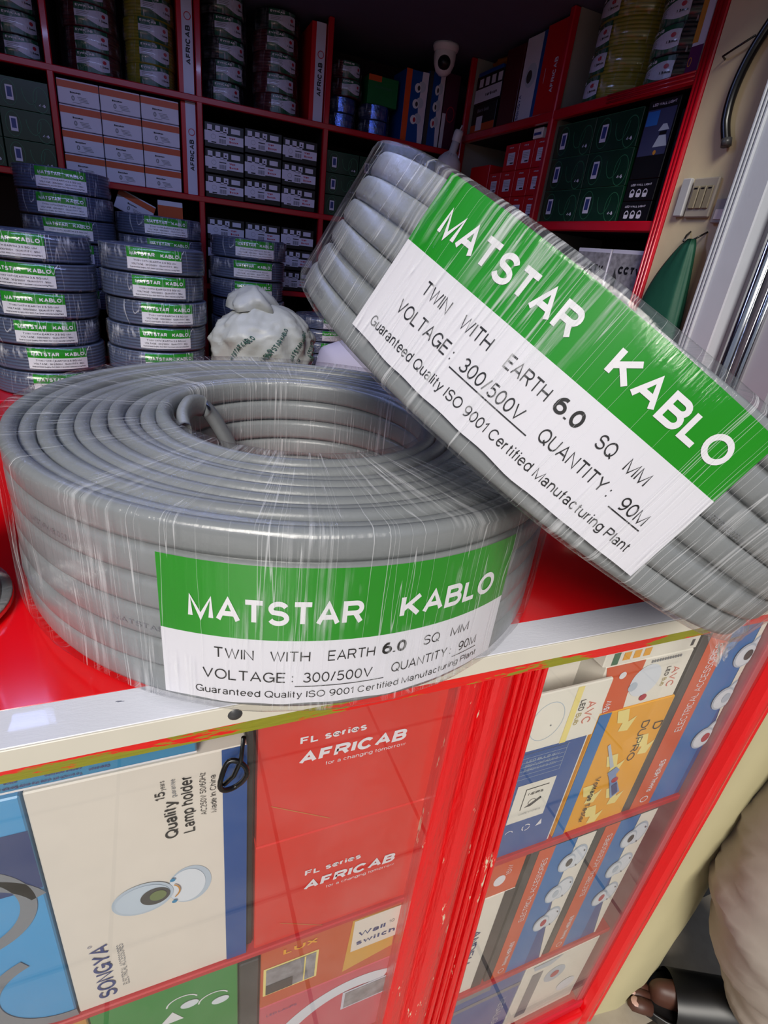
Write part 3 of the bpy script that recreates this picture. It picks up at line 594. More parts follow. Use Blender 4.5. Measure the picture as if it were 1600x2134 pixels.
# right wall, far top cell
z = 0.6065
def rx(name, label, y0, y1, z0, z1, m, depth=0.16, xf=0.826, deco=None, group=None):
    mb = MB().box(xf, xf + depth, y0, y1, z0, z1, m, 0.001)
    if deco: deco(Dec(mb, onX(xf)), -y1, -y0, z0, z1)
    return finish(mb, name, label, 'box', group)
rx('carton', 'orange based black carton at the bottom of the corner pile', 1.20, 1.335, z, z + 0.075, m_black, deco=lambda d, u0, u1, a, b: (d.rect(u0, a, u1, a + 0.026, m_orange), d.rect(u0 + 0.03, a + 0.01, u0 + 0.065, a + 0.045, m_cwhite, 2), d.text('Black Gold', u0 + 0.03, a + 0.055, 0.009, m_grey, weight=0.03)))
rx('switch_carton', 'black and white wall switch carton on the corner pile', 1.19, 1.335, z + 0.0755, z + 0.145, m_black, deco=lambda d, u0, u1, a, b: (d.rect(u0, a + 0.005, u1, a + 0.038, m_cwhite), [d.rect(u0 + 0.018 + 0.034 * k, a + 0.042, u0 + 0.040 + 0.034 * k, a + 0.062, m_cwhite) for k in range(4)], d.text('Wall Switch', u0 + 0.06, a + 0.016, 0.008, m_pink, weight=0.04)))
rx('carton', 'blue carton lid on top of the corner pile', 1.20, 1.33, z + 0.1455, z + 0.155, m_blue)
mb = MB(); vs = []; nu, nv = 18, 10
for i in range(nu):
    for j in range(nv):
        a = 2 * pi * i / nu; q = j / (nv - 1); r = (0.055 * (1 - 0.35 * q) if j < nv - 1 else 0.006) * (1 + 0.25 * noise.noise(Vector((cos(a) * 2, sin(a) * 2, q * 4))))
        vs.append((0.892 + r * cos(a), 1.265 + r * 1.05 * sin(a), z + 0.156 + 0.033 * q ** 0.7))
mb.add(vs, [(i * nv + j, ((i + 1) % nu) * nv + j, ((i + 1) % nu) * nv + j + 1, i * nv + j + 1) for i in range(nu) for j in range(nv - 1)], mat('amber_plastic', '#a8641c', 0.25, bump=0.8, bscale=60, var=0.3), True)
finish(mb, 'plastic_bag', 'crumpled amber plastic bag on the blue carton near the ceiling', 'bag')
rx('carton', 'dark maroon carton standing behind the white lamp holder carton', 1.100, 1.185, z, 0.785, m_maroonw)
rx('lamp_holder_carton', 'tall white lamp holder carton with blue edge on the right shelf', 1.003, 1.092, z, 0.79, m_cwhite, deco=lambda d, u0, u1, a, b: (d.rect(u1 - 0.018, a, u1, b, m_blue), d.ell(u0 + 0.042, a + 0.10, 0.024, 0.026, m_silver), d.ell(u0 + 0.036, a + 0.098, 0.012, 0.014, m_dgrey, 2), d.text('SONGYA', u0 + 0.016, a + 0.008, 0.011, m_navy, width=0.055, rot=pi / 2, weight=0.02)))
rx('carton', 'tall red carton with white vertical lettering beside the yellow coils', 0.902, 1.000, z, 0.793, m_red, xf=0.8205, deco=lambda d, u0, u1, a, b: (d.text('AFRICAB', u0 + 0.066, a + 0.045, 0.013, m_cwhite, width=0.07, rot=pi / 2, weight=0.02), d.rect(u0 + 0.02, a + 0.07, u0 + 0.0215, a + 0.10, m_cwhite)))
rx('carton', 'orange and white carton at the right end of the shelf', 0.500, 0.527, z, 0.790, m_cwhite, xf=0.822, deco=lambda d, u0, u1, a, b: (d.rect(u0, a + 0.05, u0 + 0.012, b, m_gold), d.rect(u0, a, u1, a + 0.045, pm('carton_purple', '#5a1550')), d.ring(u0 + 0.006, a + 0.022, 0.004, 0.007, 0.001, m_yellow, 2)))
rx('carton', 'thin dark red carton against the moulded upright', 0.480, 0.498, z, 0.785, m_maroonw, xf=0.826, deco=lambda d, u0, u1, a, b: d.rect(u0 + 0.010, a + 0.02, u1 - 0.002, b - 0.02, m_grey))
# right wall, far lower cell: red cartons
z2 = 0.3705
def redb(y0, y1, z0, z1, lab, xf=0.822):
    rx('red_carton', lab, y0, y1, z0, z1, m_red, 0.12, xf, deco=lambda d, u0, u1, a, b: (d.rect(u0 + (u1 - u0) * 0.27, a + (b - a) * 0.22, u0 + (u1 - u0) * 0.78, a + (b - a) * 0.68, m_cwhite), d.text('AFRICAB', u0 + (u1 - u0) * 0.3, a + (b - a) * 0.84, (b - a) * 0.05, m_cwhite, weight=0.03), [d.rect(u0 + (u1 - u0) * 0.32, a + (b - a) * (0.40 + 0.06 * k), u0 + (u1 - u0) * 0.73, a + (b - a) * (0.415 + 0.06 * k), m_grey, 2) for k in range(4)], d.rect(u0 + (u1 - u0) * 0.5, a + (b - a) * 0.26, u0 + (u1 - u0) * 0.73, a + (b - a) * 0.31, m_pink, 2)), group='small red cartons on the right hand shelf')
yy = [(0.903, 0.962), (0.965, 1.030), (1.034, 1.100), (1.104, 1.165)]
for r in range(3):
    for c, (y0, y1) in enumerate(yy):
        if r == 2 and c == 3: continue
        z0 = z2 + r * 0.063
        redb(y0, y1, z0, z0 + 0.0622, 'small red carton with white sticker, %s row, %s from the middle upright' % (['bottom', 'middle', 'top'][r], ['first', 'second', 'third', 'fourth'][c]))
rx('red_carton', 'plain dark red carton at the far end of the red cartons', 1.175, 1.285, z2, z2 + 0.150, m_red, 0.12, 0.824)
rx('carton', 'small white and grey carton on top of the red cartons', 0.94, 0.98, z2 + 0.190, z2 + 0.213, m_cream, 0.06, 0.822, deco=lambda d, u0, u1, a, b: d.rect(u0 + 0.004, a + 0.007, u1 - 0.006, a + 0.013, m_navy))
rx('carton', 'tiny white carton on the red cartons by the middle upright', 0.905, 0.922, z2 + 0.190, z2 + 0.212, m_cwhite, 0.05, 0.822, deco=lambda d, u0, u1, a, b: d.rect(u0 + 0.004, a + 0.004, u1 - 0.004, b - 0.005, m_navy))
# right wall, near lower cell: green cartons and LED cartons
for r in range(3):
    z0 = z2 + (2 - r) * 0.0685
    for k, (y0, y1) in enumerate([(0.742, 0.878), (0.604, 0.740)]):
        finish(green_box(-y1, -y0, z0, z0 + 0.068, onX(0.822), (0.822, 0.98, y0, y1, z0, z0 + 0.0682)), 'green_carton', 'dark green carton with looped lines on the right wall, %s row, %s column' % (['top', 'middle', 'bottom'][r], ['left', 'right'][k]), 'box', 'dark green cartons on the right wall shelf')
def led_deco(d, u0, u1, a, b):
    w = u1 - u0; h = b - a
    d.rect(u0 + w * 0.04, a + h * 0.30, u1 - w * 0.05, b - h * 0.12, pm('print_dusk', '#3a3f63')); d.rect(u0 + w * 0.06, a + h * 0.68, u0 + w * 0.45, b - h * 0.14, pm('print_sky', '#2d6fc0'), 2)
    d.poly([(u0 + w * 0.55, a + h * 0.60), (u0 + w * 0.9, a + h * 0.60), (u0 + w * 0.78, a + h * 0.68), (u0 + w * 0.66, a + h * 0.68)], m_silver, 2); d.rect(u0 + w * 0.62, a + h * 0.55, u0 + w * 0.84, a + h * 0.59, m_black, 3); d.poly([(u0 + w * 0.62, a + h * 0.54), (u0 + w * 0.84, a + h * 0.54), (u0 + w * 0.95, a + h * 0.40), (u0 + w * 0.5, a + h * 0.40)], m_silver, 2)
    d.text('LED WALL LIGHT', u0 + w * 0.15, b - h * 0.08, h * 0.035, m_cwhite, width=w * 0.75, weight=0.02); d.ell(u0 + w * 0.62, a + h * 0.33, w * 0.05, h * 0.03, m_gold, 3)
def led_small(d, u0, u1, a, b):
    w = u1 - u0; h = b - a; d.text('LED WALL LIGHT', u0 + w * 0.15, b - h * 0.30, h * 0.10, m_cwhite, width=w * 0.7, weight=0.02)
    for k in range(3): d.ring(u0 + w * (0.25 + 0.22 * k), a + h * 0.36, w * 0.08, h * 0.20, w * 0.025, m_cwhite); d.rect(u0 + w * (0.18 + 0.22 * k), a + h * 0.18, u0 + w * (0.32 + 0.22 * k), a + h * 0.36, m_cwhite, 2)
rx('led_light_carton', 'tall black LED wall light carton with a picture front', 0.520, 0.598, z2 + 0.078, z2 + 0.212, m_black, deco=led_deco)
rx('led_light_carton', 'small black LED wall light carton under the tall one', 0.520, 0.600, z2 + 0.039, z2 + 0.0775, m_black, deco=led_small)
rx('led_light_carton', 'small black LED wall light carton at the bottom of the pile', 0.520, 0.601, z2, z2 + 0.0385, m_black, deco=led_small)
rx('carton', 'thin black carton between the LED cartons and the upright', 0.484, 0.515, z2, z2 + 0.19, m_black, xf=0.832, deco=lambda d, u0, u1, a, b: [d.rect(u0 + 0.006, a + 0.09 + 0.02 * k, u1 - 0.008, a + 0.10 + 0.02 * k, m_dgrey) for k in range(4)])
# lower near cell: picture cartons
m_photo = mat('print_photo', '#8b8a90', 0.35, var=0.9, vscale=90)
def photo(d, u0, u1, a, b):
    w = u1 - u0; h = b - a; d.rect(u0 + w * .02, a + h * .1, u1 - w * .02, b - h * .04, m_photo); d.text('CCTV', u0 + w * .3, b - h * .25, h * .08, m_pink, weight=.04, lay=3)
    d.poly([(u0 + w * .55, a), (u0 + w * .66, a + h * .3), (u0 + w * .62, a + h * .5), (u0 + w * .78, a + h * .32), (u0 + w * .98, a + h * .42), (u0 + w * .86, a + h * .2), (u0 + w * .9, a)], m_yellow, 3); d.rect(u0 + w * .76, a + h * .02, u0 + w * .98, a + h * .25, m_navy, 4)
    d.poly([(u0 + w * .1, a + h * .2), (u0 + w * .25, a + h * .2), (u0 + w * .3, a + h * .7), (u0 + w * .2, a + h * .8)], m_dgrey, 2)
rx('picture_carton', 'carton with grey room picture and yellow star, nearest the plastered wall', 0.484, 0.590, 0.1295, 0.318, m_cwhite, deco=photo, xf=0.826)
rx('picture_carton', 'carton with grey room picture half hidden by the tilted coil', 0.594, 0.702, 0.1295, 0.318, m_cwhite, deco=photo, xf=0.826)
rx('carton', 'black carton low on the right shelf behind the tilted coil', 0.706, 0.87, 0.1295, 0.30, m_black, xf=0.83)
mb = carton('c', 0.385, 0.46, 1.37, 1.5, -0.053 + 0.1675, 0.19, m_orange); d = Dec(mb, onY(1.37)); d.rect(0.385, 0.115, 0.46, 0.15, m_cwhite)
finish(mb, 'carton', 'orange carton on the lowest visible shelf by the tilted coil', 'box')

# ------------------------------------------------------------------ camera, lamp, wall fittings
cc = empty('security_camera', (0.700, 1.315, 0.7995), 'white dome security camera on the ceiling in the corner', 'camera')
MB().lathe([(0.0, 0.0), (0.036, 0.0), (0.037, -0.006), (0.034, -0.014), (0.030, -0.018)], m_plw, 32).build('base', cc, local=True)
MB().lathe([(0.0305, -0.017), (0.031, -0.030), (0.029, -0.045), (0.022, -0.062), (0.012, -0.070), (0.0, -0.072)], m_plw, 32).build('dome', cc, local=True)
mb = MB(); mb.lathe([(0.0, 0.012), (0.012, 0.010), (0.0175, 0.002), (0.018, -0.004)], m_blkp, 24); o = mb.build('lens', cc, local=True); o.location = (-0.010, -0.021, -0.046); o.rotation_euler = Vector((-0.45, -0.85, -0.35)).to_track_quat('Z', 'Y').to_euler()
d = None
# hanging LED lamp
lp = empty('led_bulb', (0.757, 1.295, 0.552), 'white LED bulb hanging head down from its holder in the corner', 'light bulb')
MB().lathe([(0.0, -0.0755), (0.02, -0.073), (0.034, -0.062), (0.038, -0.050)], m_plw, 32).build('diffuser', lp, local=True)
mb = MB().lathe([(0.038, -0.050), (0.0385, -0.036), (0.034, -0.022), (0.022, -0.008), (0.012, 0.0), (0.0115, 0.028), (0.0, 0.030)], m_plw, 32)
for k in range(18):
    a = 2 * pi * k / 18; mb.tube([(0.0365 * cos(a), 0.0365 * sin(a), -0.045), (0.0335 * cos(a), 0.0335 * sin(a), -0.024), (0.021 * cos(a), 0.021 * sin(a), -0.008)], 0.0013, m_plw, 6)
mb.build('body', lp, local=True)
MB().lathe([(0.0, 0.056), (0.012, 0.056), (0.014, 0.050), (0.014, 0.030), (0.0125, 0.026)], m_plw, 24).build('socket', lp, local=True)
MB().tube([(0, 0, 0.055), (0.006, 0.004, 0.07), (0.016, 0.03, 0.075), (0.030, 0.050, 0.055)], 0.0022, m_plw, 8).build('wire', lp, local=True)
lp.rotation_euler = (R_(6), R_(10), 0)
# cable pipe on the plaster, switch, nail
pp = [(0.7985, 0.255, 0.79), (0.7975, 0.30, 0.70), (0.7955, 0.335, 0.665), (0.7955, 0.366, 0.615), (0.7955, 0.380, 0.565), (0.7955, 0.378, 0.52), (0.7955, 0.362, 0.484)]
def smoothpath(P, n=8):
    out = []; P = [Vector(p) for p in P]
    for i in range(len(P) - 1):
        p0 = P[max(i - 1, 0)]; p1 = P[i]; p2 = P[i + 1]; p3 = P[min(i + 2, len(P) - 1)]
        for k in range(n):
            t = k / n; out.append(0.5 * ((2 * p1) + (-p0 + p2) * t + (2 * p0 - 5 * p1 + 4 * p2 - p3) * t * t + (-p0 + 3 * p1 - 3 * p2 + p3) * t ** 3))
    out.append(P[-1]); return out
hose = empty('black_hose', (0.8, 0.36, 0.484), 'thick black hose hanging down the cream plaster wall', 'hose')
MB().tube(smoothpath(pp), 0.0075, m_blkp, 14).build('pipe', hose)
MB().tube([(0.7955, 0.3635, 0.490), (0.7955, 0.3605, 0.4795)], 0.0083, m_dgrey, 14).build('end_cap', hose)
tag(MB().tube([(0.806, 0.428, 0.611), (0.795, 0.424, 0.612), (0.7925, 0.400, 0.618), (0.7945, 0.372, 0.628)], 0.0016, m_blkp, 8).build('nail'), 'black bent nail holding the hose on the plaster', 'nail')
swp = empty('wall_switch', (0.803, 0.388, 0.374), 'old three gang wall switch on the cream plaster', 'switch')
MB().box(0.7985, 0.8055, 0.354, 0.4065, 0.374, 0.4365, mat('switch_plate', '#9c9486', 0.5), 0.002).build('plate', swp)
for k in range(3):
    y = 0.4005 - k * 0.0145
    MB().box(0.7955, 0.7985, y - 0.0125, y, 0.388, 0.4235, mat('switch_rocker', '#857c66', 0.4), 0.001).build('rocker', swp)
    MB().box(0.7950, 0.7956, y - 0.0100, y - 0.003, 0.4185, 0.4205, m_blkp).build('slot', swp)
tag(MB().box(0.7965, 0.8055, 0.411, 0.430, 0.376, 0.437, mat('blank_plate_grey', '#a5a6a8', 0.5), 0.0015).build('blank_plate'), 'plain grey blanking plate left of the wall switch', 'wall plate')
tag(MB().box(0.797, 0.8055, 0.312, 0.345, 0.365, 0.402, mat('junction_grey', '#9f9a92', 0.6), 0.0015).box(0.7955, 0.797, 0.318, 0.339, 0.371, 0.386, m_cream).build('junction_box'), 'small pale junction box right of the wall switch', 'junction box')
# green bag hanging from the wall
mb = MB(); vs = []; nu, nv = 28, 22
for j in range(nv):
    q = j / (nv - 1); zc = 0.338 - 0.235 * q; yc = 0.352 + 0.006 * q; wd = 0.010 + (0.100 * q ** 0.75); th = 0.006 + 0.018 * q ** 0.6
    for i in range(nu):
        a = 2 * pi * i / nu; f = 1 + 0.18 * noise.noise(Vector((cos(a) * 2.2, sin(a) * 2.2, q * 2))) + 0.10 * sin(a * 7) * (1 - q)
        vs.append((0.781 - th * sin(a) * f, yc + wd * cos(a) * f * (1.0 if cos(a) > 0 else 0.38), zc))
mb.add(vs, [(j * nu + i, j * nu + (i + 1) % nu, (j + 1) * nu + (i + 1) % nu, (j + 1) * nu + i) for j in range(nv - 1) for i in range(nu)] + [tuple(range(nu)), tuple((nv - 1) * nu + i for i in range(nu))[::-1]], mat('green_cloth', '#0b4a35', 0.6, bump=0.4, bscale=30), True)
gb = tag(mb.build('cloth_bag'), 'dark green cloth bag hanging between plaster wall and door frame', 'bag')
mb = MB().tube([(0.781, 0.372, 0.334), (0.795, 0.382, 0.345), (0.8055, 0.385, 0.352)], 0.0016, m_blkp, 8); mb.tube([(0.781, 0.354, 0.336), (0.796, 0.350, 0.346), (0.8055, 0.349, 0.352)], 0.0016, m_blkp, 8); mb.build('strap', gb)

# ================================================================== COUNTER
ct = empty('display_counter', (-0.1, 0.03, FZ), 'red shop counter with glass front holding cartons', 'counter')
XL, XR = -1.10, 0.530
YF = -0.197
MB().box(XL, 0.800, -0.1685, 0.30, -0.012, 0.0, m_red_top, 0.0008).build('counter_top', ct)
MB().box(XL, 0.800, YF, -0.1685, -0.0022, 0.0006, m_white_trim, 0.0005).build('edge_flange', ct)
mb = MB().box(XL, 0.800, YF - 0.0012, YF + 0.001, -0.0145, 0.0002, m_cream_trim, 0.0004)
mb.build('edge_trim', ct)
for x in (-0.0827, 0.360): MB().lathe([(0.0, 0.0018), (0.0028, 0.0015), (0.0044, 0.0)], m_dgrey, 16).build('screw', ct).rotation_euler = (pi / 2, 0, 0)
for o in [x for x in COL.objects if x.parent == ct and x.name.startswith('screw')]:
    x = -0.0827 if o.name == 'screw' else 0.395
    for v in o.data.vertices: v.co += Vector(ORG['display_counter'])
    o.location = Vector((x, YF - 0.0012, -0.0065)) - Vector(ORG['display_counter'])
MB().box(XL, XR, -0.1955, -0.180, -0.0275, -0.0145, m_peel, 0.0015).build('top_rail', ct)
# door posts: ridged mouldings that flare a little towards the floor
def post(x0, x1, prof, z0, z1, flare, m, name):
    mb = MB(); n_ = len(prof); vs = []; steps = 14
    for k in range(steps + 1):
        z = z1 + (z0 - z1) * k / steps; fl = flare * k / steps
        for (u, yd) in prof: vs.append((x0 + (x1 - x0 + fl) * u + 0.004 * fl, -0.1820 - yd + (0.0006 * noise.noise(Vector((u * 20, z * 40, 0)))), z))
        vs.append((x1 + fl, -0.168, z)); vs.append((x0, -0.168, z))
    M = n_ + 2
    mb.add(vs, [(k * M + i, (k + 1) * M + i, (k + 1) * M + (i + 1) % M, k * M + (i + 1) % M) for k in range(steps) for i in range(M)] + [tuple(range(M))], m, False)
    return mb.build(name, ct)
def bump_prof(items, n_=7):
    pr = [(0.0, 0.0)]
    for (u0, u1, h) in items:
        for i in range(n_ + 1):
            t = i / n_; pr.append((u0 + (u1 - u0) * t, h * (0.35 + 0.65 * sin(pi * t) ** 0.6) if 0 < t < 1 else h * 0.15))
    pr.append((1.0, 0.0)); return pr
post(0.087, 0.166, bump_prof([(0.01, 0.26, 0.006), (0.27, 0.58, 0.013), (0.60, 0.67, 0.009), (0.68, 0.735, 0.010), (0.74, 0.79, 0.008), (0.80, 0.90, 0.011), (0.92, 1.0, 0.009)]), -0.93, -0.0275, 0.042, m_post, 'door_post')
post(0.489, 0.532, bump_prof([(0.0, 0.62, 0.016), (0.66, 0.97, 0.011)]), -0.93, -0.016, 0.004, m_post2, 'side_post')
MB().box(0.168, 0.489, -0.196, -0.168, -0.935, -0.862, m_post2, 0.006, 3, True).build('bottom_rail', ct)
MB().box(0.168, 0.489, -0.186, -0.150, -0.862, -0.842, m_redinner, 0.002).build('inner_rail', ct)
MB().box(XL, 0.087, -0.196, -0.168, -0.935, -0.862, m_post2, 0.006, 3, True).build('bottom_rail', ct)
MB().box(0.4785, 0.489, -0.1815, -0.150, -0.86, -0.016, mat('pinkish_reveal', '#a8656c', 0.4), 0.001).build('reveal', ct)
MB().box(XL, 0.0868, -0.1855, -0.1835, -0.862, -0.0275, m_glass).build('glass_pane', ct)
MB().box(0.168, 0.4888, -0.1835, -0.1820, -0.862, -0.0165, m_glass).build('glass_pane', ct)
MB().box(0.100, 0.1125, -0.1825, -0.165, -0.86, -0.0275, mat('grey_glass_edge', '#6f7d84', 0.3)).build('glass_edge', ct)
for (x0, x1, z) in ((XL, 0.098, -0.340), (XL, 0.098, -0.61)):
    MB().box(x0, x1, -0.1735, 0.24, z - 0.0035, z + 0.0035, m_redinner, 0.001).build('inner_shelf', ct)
for z in (-0.3335, -0.640):
    MB().box(0.170, 0.478, -0.1745, 0.24, z - 0.0055, z + 0.004, m_redinner, 0.001).build('inner_shelf', ct)
MB().box(XL, 0.530, 0.24, 0.25, -0.94, -0.0125, m_redinner).build('back_panel', ct)
MB().box(XL, XL + 0.01, -0.18, 0.24, -0.94, -0.0125, m_redinner).build('side_panel', ct)
MB().box(0.5305, 0.5355, -0.168, 0.24, -0.94, -0.0125, m_redinner).build('side_panel', ct)
MB().box(XL, 0.5305, -0.168, 0.24, -0.948, -0.9365, m_redinner).build('base_board', ct)
MB().box(0.127, 0.140, -0.165, 0.24, -0.93, -0.0125, m_redinner).build('divider', ct)

# ------------------------------------------------------------------ cartons behind the left pane
YG = -0.1705
def cbox(name, label, x0, x1, z0, z1, m, depth=0.10, y=YG, deco=None, cat='box', group=None, bev=0.0010):
    mb = MB().box(x0, x1, y, y + depth, z0, z1, m, bev)
    if deco: deco(Dec(mb, onY(y)))
    return finish(mb, name, label, cat, group)
SL = -0.3360
def d_uv(d):
    d.rect(-0.45, -0.0632, -0.1045, -0.0615, m_twhite)
    for k, (s_, x) in enumerate((('Remove the lamp', -0.150), ('Replace the battery', -0.185), ('To switch off slide the switch', -0.196), ('Slide the switch towards "tube" to', -0.118), ('switch on the UV lamp', -0.118), ('Operation', -0.135), ('Do not', -0.206), ('place', -0.206))):
        pass
    rows_ = [(-0.1565, -0.0560, 'Operation'), (-0.118, -0.0500, 'Slide the slide switch towards "tube" to'), (-0.118, -0.0455, 'switch on the UV lamp'), (-0.172, -0.0575, 'To switch off slide the slide switch on the'), (-0.172, -0.0530, 'centre position'), (-0.172, -0.0485, 'Replace the battery when the lamp is dim'), (-0.206, -0.0575, 'Do not'), (-0.206, -0.0530, 'place'), (-0.206, -0.0485, 'near water')]
    for (x, z, s_) in rows_:
        d.text(s_, x + (0.012 if x > -0.12 else 0), z, 0.0026, m_navy, width=min(0.050, 0.0013 * len(s_)), rot=pi, weight=0.03)
cbox('lamp_carton', 'light blue UV lamp carton lying on the white lamp holder carton', -0.45, -0.1045, -0.0632, -0.0290, m_lblue, 0.12, deco=d_uv)
def d_song(d):
    d.rect(-0.0885, SL, -0.0712, -0.0665, m_blue)
    d.text('SONGYA', -0.176, -0.326, 0.0135, m_navy, width=0.076, rot=pi / 2, weight=0.012)
    d.ring(-0.1885, -0.2475, 0.0014, 0.0014, 0.0004, m_navy, 2, seg=12)
    d.text('ELECTRICAL ACCESSORIES', -0.1665, -0.3165, 0.0046, m_grey, width=0.060, rot=pi / 2)
    d.text('Quality', -0.1200, -0.145, 0.0088, m_pink, width=0.040, rot=pi / 2, weight=0.012)
    d.text('15', -0.1265, -0.1020, 0.0065, m_pink, width=0.0085, rot=pi / 2, weight=0.01); d.text('years', -0.1262, -0.0925, 0.0035, m_dgrey, width=0.0095, rot=pi / 2); d.text('guarantee', -0.1195, -0.1020, 0.0033, m_grey, width=0.0185, rot=pi / 2)
    d.text('Lamp holder', -0.1085, -0.1435, 0.0085, m_pink, width=0.060, rot=pi / 2, weight=0.008)
    d.text('AC250V 50/60Hz', -0.0998, -0.1285, 0.0042, m_pink, width=0.0445, rot=pi / 2); d.text('Made In China', -0.0930, -0.1285, 0.0042, m_pink, width=0.0400, rot=pi / 2)
    d.ell(-0.1145, -0.2065, 0.0160, 0.0225, m_silver, 1, 36); d.ell(-0.1165, -0.2065, 0.0135, 0.0200, m_plwp, 2, 36)
    d.ell(-0.148, -0.2065, 0.0215, 0.0185, m_silver, 3, 36); d.ell(-0.148, -0.2065, 0.019, 0.0160, m_plwp2, 4, 36); d.ell(-0.1395, -0.2065, 0.0105, 0.0100, m_dgrey, 5, 28); d.ell(-0.1375, -0.206, 0.006, 0.006, m_bulbgreen, 6, 20)
    d.ring(-0.132, -0.2065, 0.0105, 0.0105, 0.0012, m_gold, 6, -0.9, 0.9)
    d.ell(-0.1265, -0.1925, 0.002, 0.002, m_lblue, 6, 12); d.ell(-0.1265, -0.2200, 0.002, 0.002, m_lblue, 6, 12)
m_plwp2 = pm('print_pale_blue', '#c3d0e0'); m_bulbgreen = pm('print_olive', '#6a7a4a')
cbox('lamp_holder_carton', 'large cream lamp holder carton with blue edge and printed lamp holder', -0.2050, -0.0712, SL, -0.0665, m_cream, 0.12, deco=d_song)
def d_lb(d):
    d.poly([(-0.36, -0.10), (-0.207, -0.10), (-0.207, -0.16), (-0.29, -0.16), (-0.36, -0.14)], m_bluedeep, 1)
    for a0, a1, cx_, cz_, r in ((0.4, 2.9, -0.250, -0.185, 0.048), (-1.3, 0.9, -0.262, -0.170, 0.050), (2.0, 4.8, -0.210, -0.285, 0.052)): d.ring(cx_, cz_, r, r, 0.010, m_grey, 2, a0, a1)
m_bluedeep = pm('print_deep_blue', '#12306e')
cbox('lamp_carton', 'bright blue carton with grey curved band at the far left behind the glass', -0.45, -0.2070, SL, -0.0680, pm('carton_sky_blue', '#3f9bd6', 0.3), 0.12, deco=d_lb)
cbox('carton', 'dark strip standing in for the shaded gap between cream and red cartons', -0.0700, -0.0650, SL, -0.045, m_black, 0.1, -0.165)  # black filler painting the shade of the gap, no carton here
def d_fl(x, z, k):
    def g(d):
        d.text('FL series', x + 0.0 * k, z + 0.0215, 0.0072, m_twhite, width=0.052 * k, weight=0.02); d.text('AFRICAB', x - 0.0005, z, 0.0125, m_twhite, width=0.088 * k, weight=0.03, shear=0.12)
        d.text('for a changing tomorrow', x + 0.021, z - 0.0072, 0.0040, m_twhite, width=0.068 * k)
        d.line(x - 0.02, z - 0.04, x + 0.03, z - 0.075, 0.0006, m_gold, 1)
    return g
cbox('switch_gear_carton', 'upper scarlet carton with white lettering behind the left pane', -0.0635, 0.0975, -0.1865, -0.0450, m_fl, 0.12, deco=d_fl(-0.033, -0.100, 1.0))
cbox('switch_gear_carton', 'lower scarlet carton with white lettering under its twin', -0.0640, 0.0985, SL, -0.1875, m_fl, 0.12, deco=d_fl(-0.021, -0.267, 1.0))
SB = -0.6060
def d_green(d):
    for (x, z) in ((-0.122, -0.388), (-0.095, -0.402)):
        d.ring(x - 0.006, z + 0.006, 0.014, 0.012, 0.0015, m_twhite, 1, 0.3, pi); d.ell(x, z, 0.008, 0.006, m_plwp, 2)
    d.poly([(-0.15, -0.41), (-0.137, -0.392), (-0.128, -0.41)], m_twhite, 1)
cbox('lamp_carton', 'green carton with white wall lamp pictures on the shelf below', -0.2000, -0.0785, SB, -0.3460, pm('carton_mid_green', '#2c8a3c', 0.35), 0.12, deco=d_green)
cbox('carton', 'plain black carton right of the green lamp carton', -0.0770, -0.0590, SB, -0.3560, m_dgrey, 0.11)
cbox('carton', 'plain orange carton left of the green lamp carton', -0.40, -0.2015, SB, -0.3480, m_gold, 0.11)
def d_lux(d):
    d.text('LUX', -0.036, -0.3635, 0.009, m_yellow, width=0.034, weight=0.02)
    d.rect(-0.0545, -0.430, 0.0005, -0.379, m_pyel); d.rect(-0.052, -0.4275, -0.002, -0.3815, m_photo, 2); d.rect(-0.052, -0.4275, -0.025, -0.41, m_dgrey, 3); d.rect(-0.014, -0.4275, -0.0125, -0.3815, m_pyel, 3)
    d.poly([(0.030, -0.444), (0.086, -0.428), (0.084, -0.352), (0.034, -0.350)], pm('print_amber', '#d9a23e'), 1); d.rect(0.036, -0.4085, 0.093, -0.352, m_cream, 2)
    d.text('Wall', 0.042, -0.3830, 0.0085, m_navy, width=0.030, weight=0.02, lay=3); d.text('switch', 0.041, -0.3985, 0.0085, m_navy, width=0.044, weight=0.02, lay=3); d.text('10', 0.076, -0.378, 0.005, m_grey, lay=3)
cbox('switch_carton', 'brownish orange switch carton with small picture below the scarlet cartons', -0.0570, 0.0980, -0.4530, -0.3460, pm('carton_rust', '#c9562a', 0.35), 0.12, deco=d_lux)
cbox('lamp_carton', 'pink carton with pale arc at the bottom left of the door post', -0.0570, 0.0980, SB, -0.4540, m_pinkc, 0.12, deco=lambda d: (d.ring(0.05, -0.60, 0.11, 0.13, 0.02, m_plwp, 1, 1.2, 3.0), d.rect(0.035, -0.530, 0.092, -0.492, m_cwhite, 2), d.rect(0.038, -0.527, 0.089, -0.495, m_photo, 3), d.text('LED LAMPS', -0.05, -0.475, 0.004, m_navy)))

# black cable loop hanging on the glass door
pts = [(-0.0830 + 0.0085 * cos(a) * (1 + 0.15 * sin(2 * a)), -0.1880 - 0.002 * sin(a * 2 + 1), -0.0735 + 0.0135 * sin(a)) for a in [2 * pi * i / 30 for i in range(31)]]
lo = tag(MB().tube(pts, 0.0018, m_blkp, 8, False).tube([(-0.089, -0.189, -0.078), (-0.083, -0.1905, -0.070), (-0.078, -0.188, -0.060), (-0.076, -0.187, -0.040)], 0.0016, m_blkp, 8).build('cable_loop'), 'black cable loop knotted over the glass above the cream carton', 'cable')

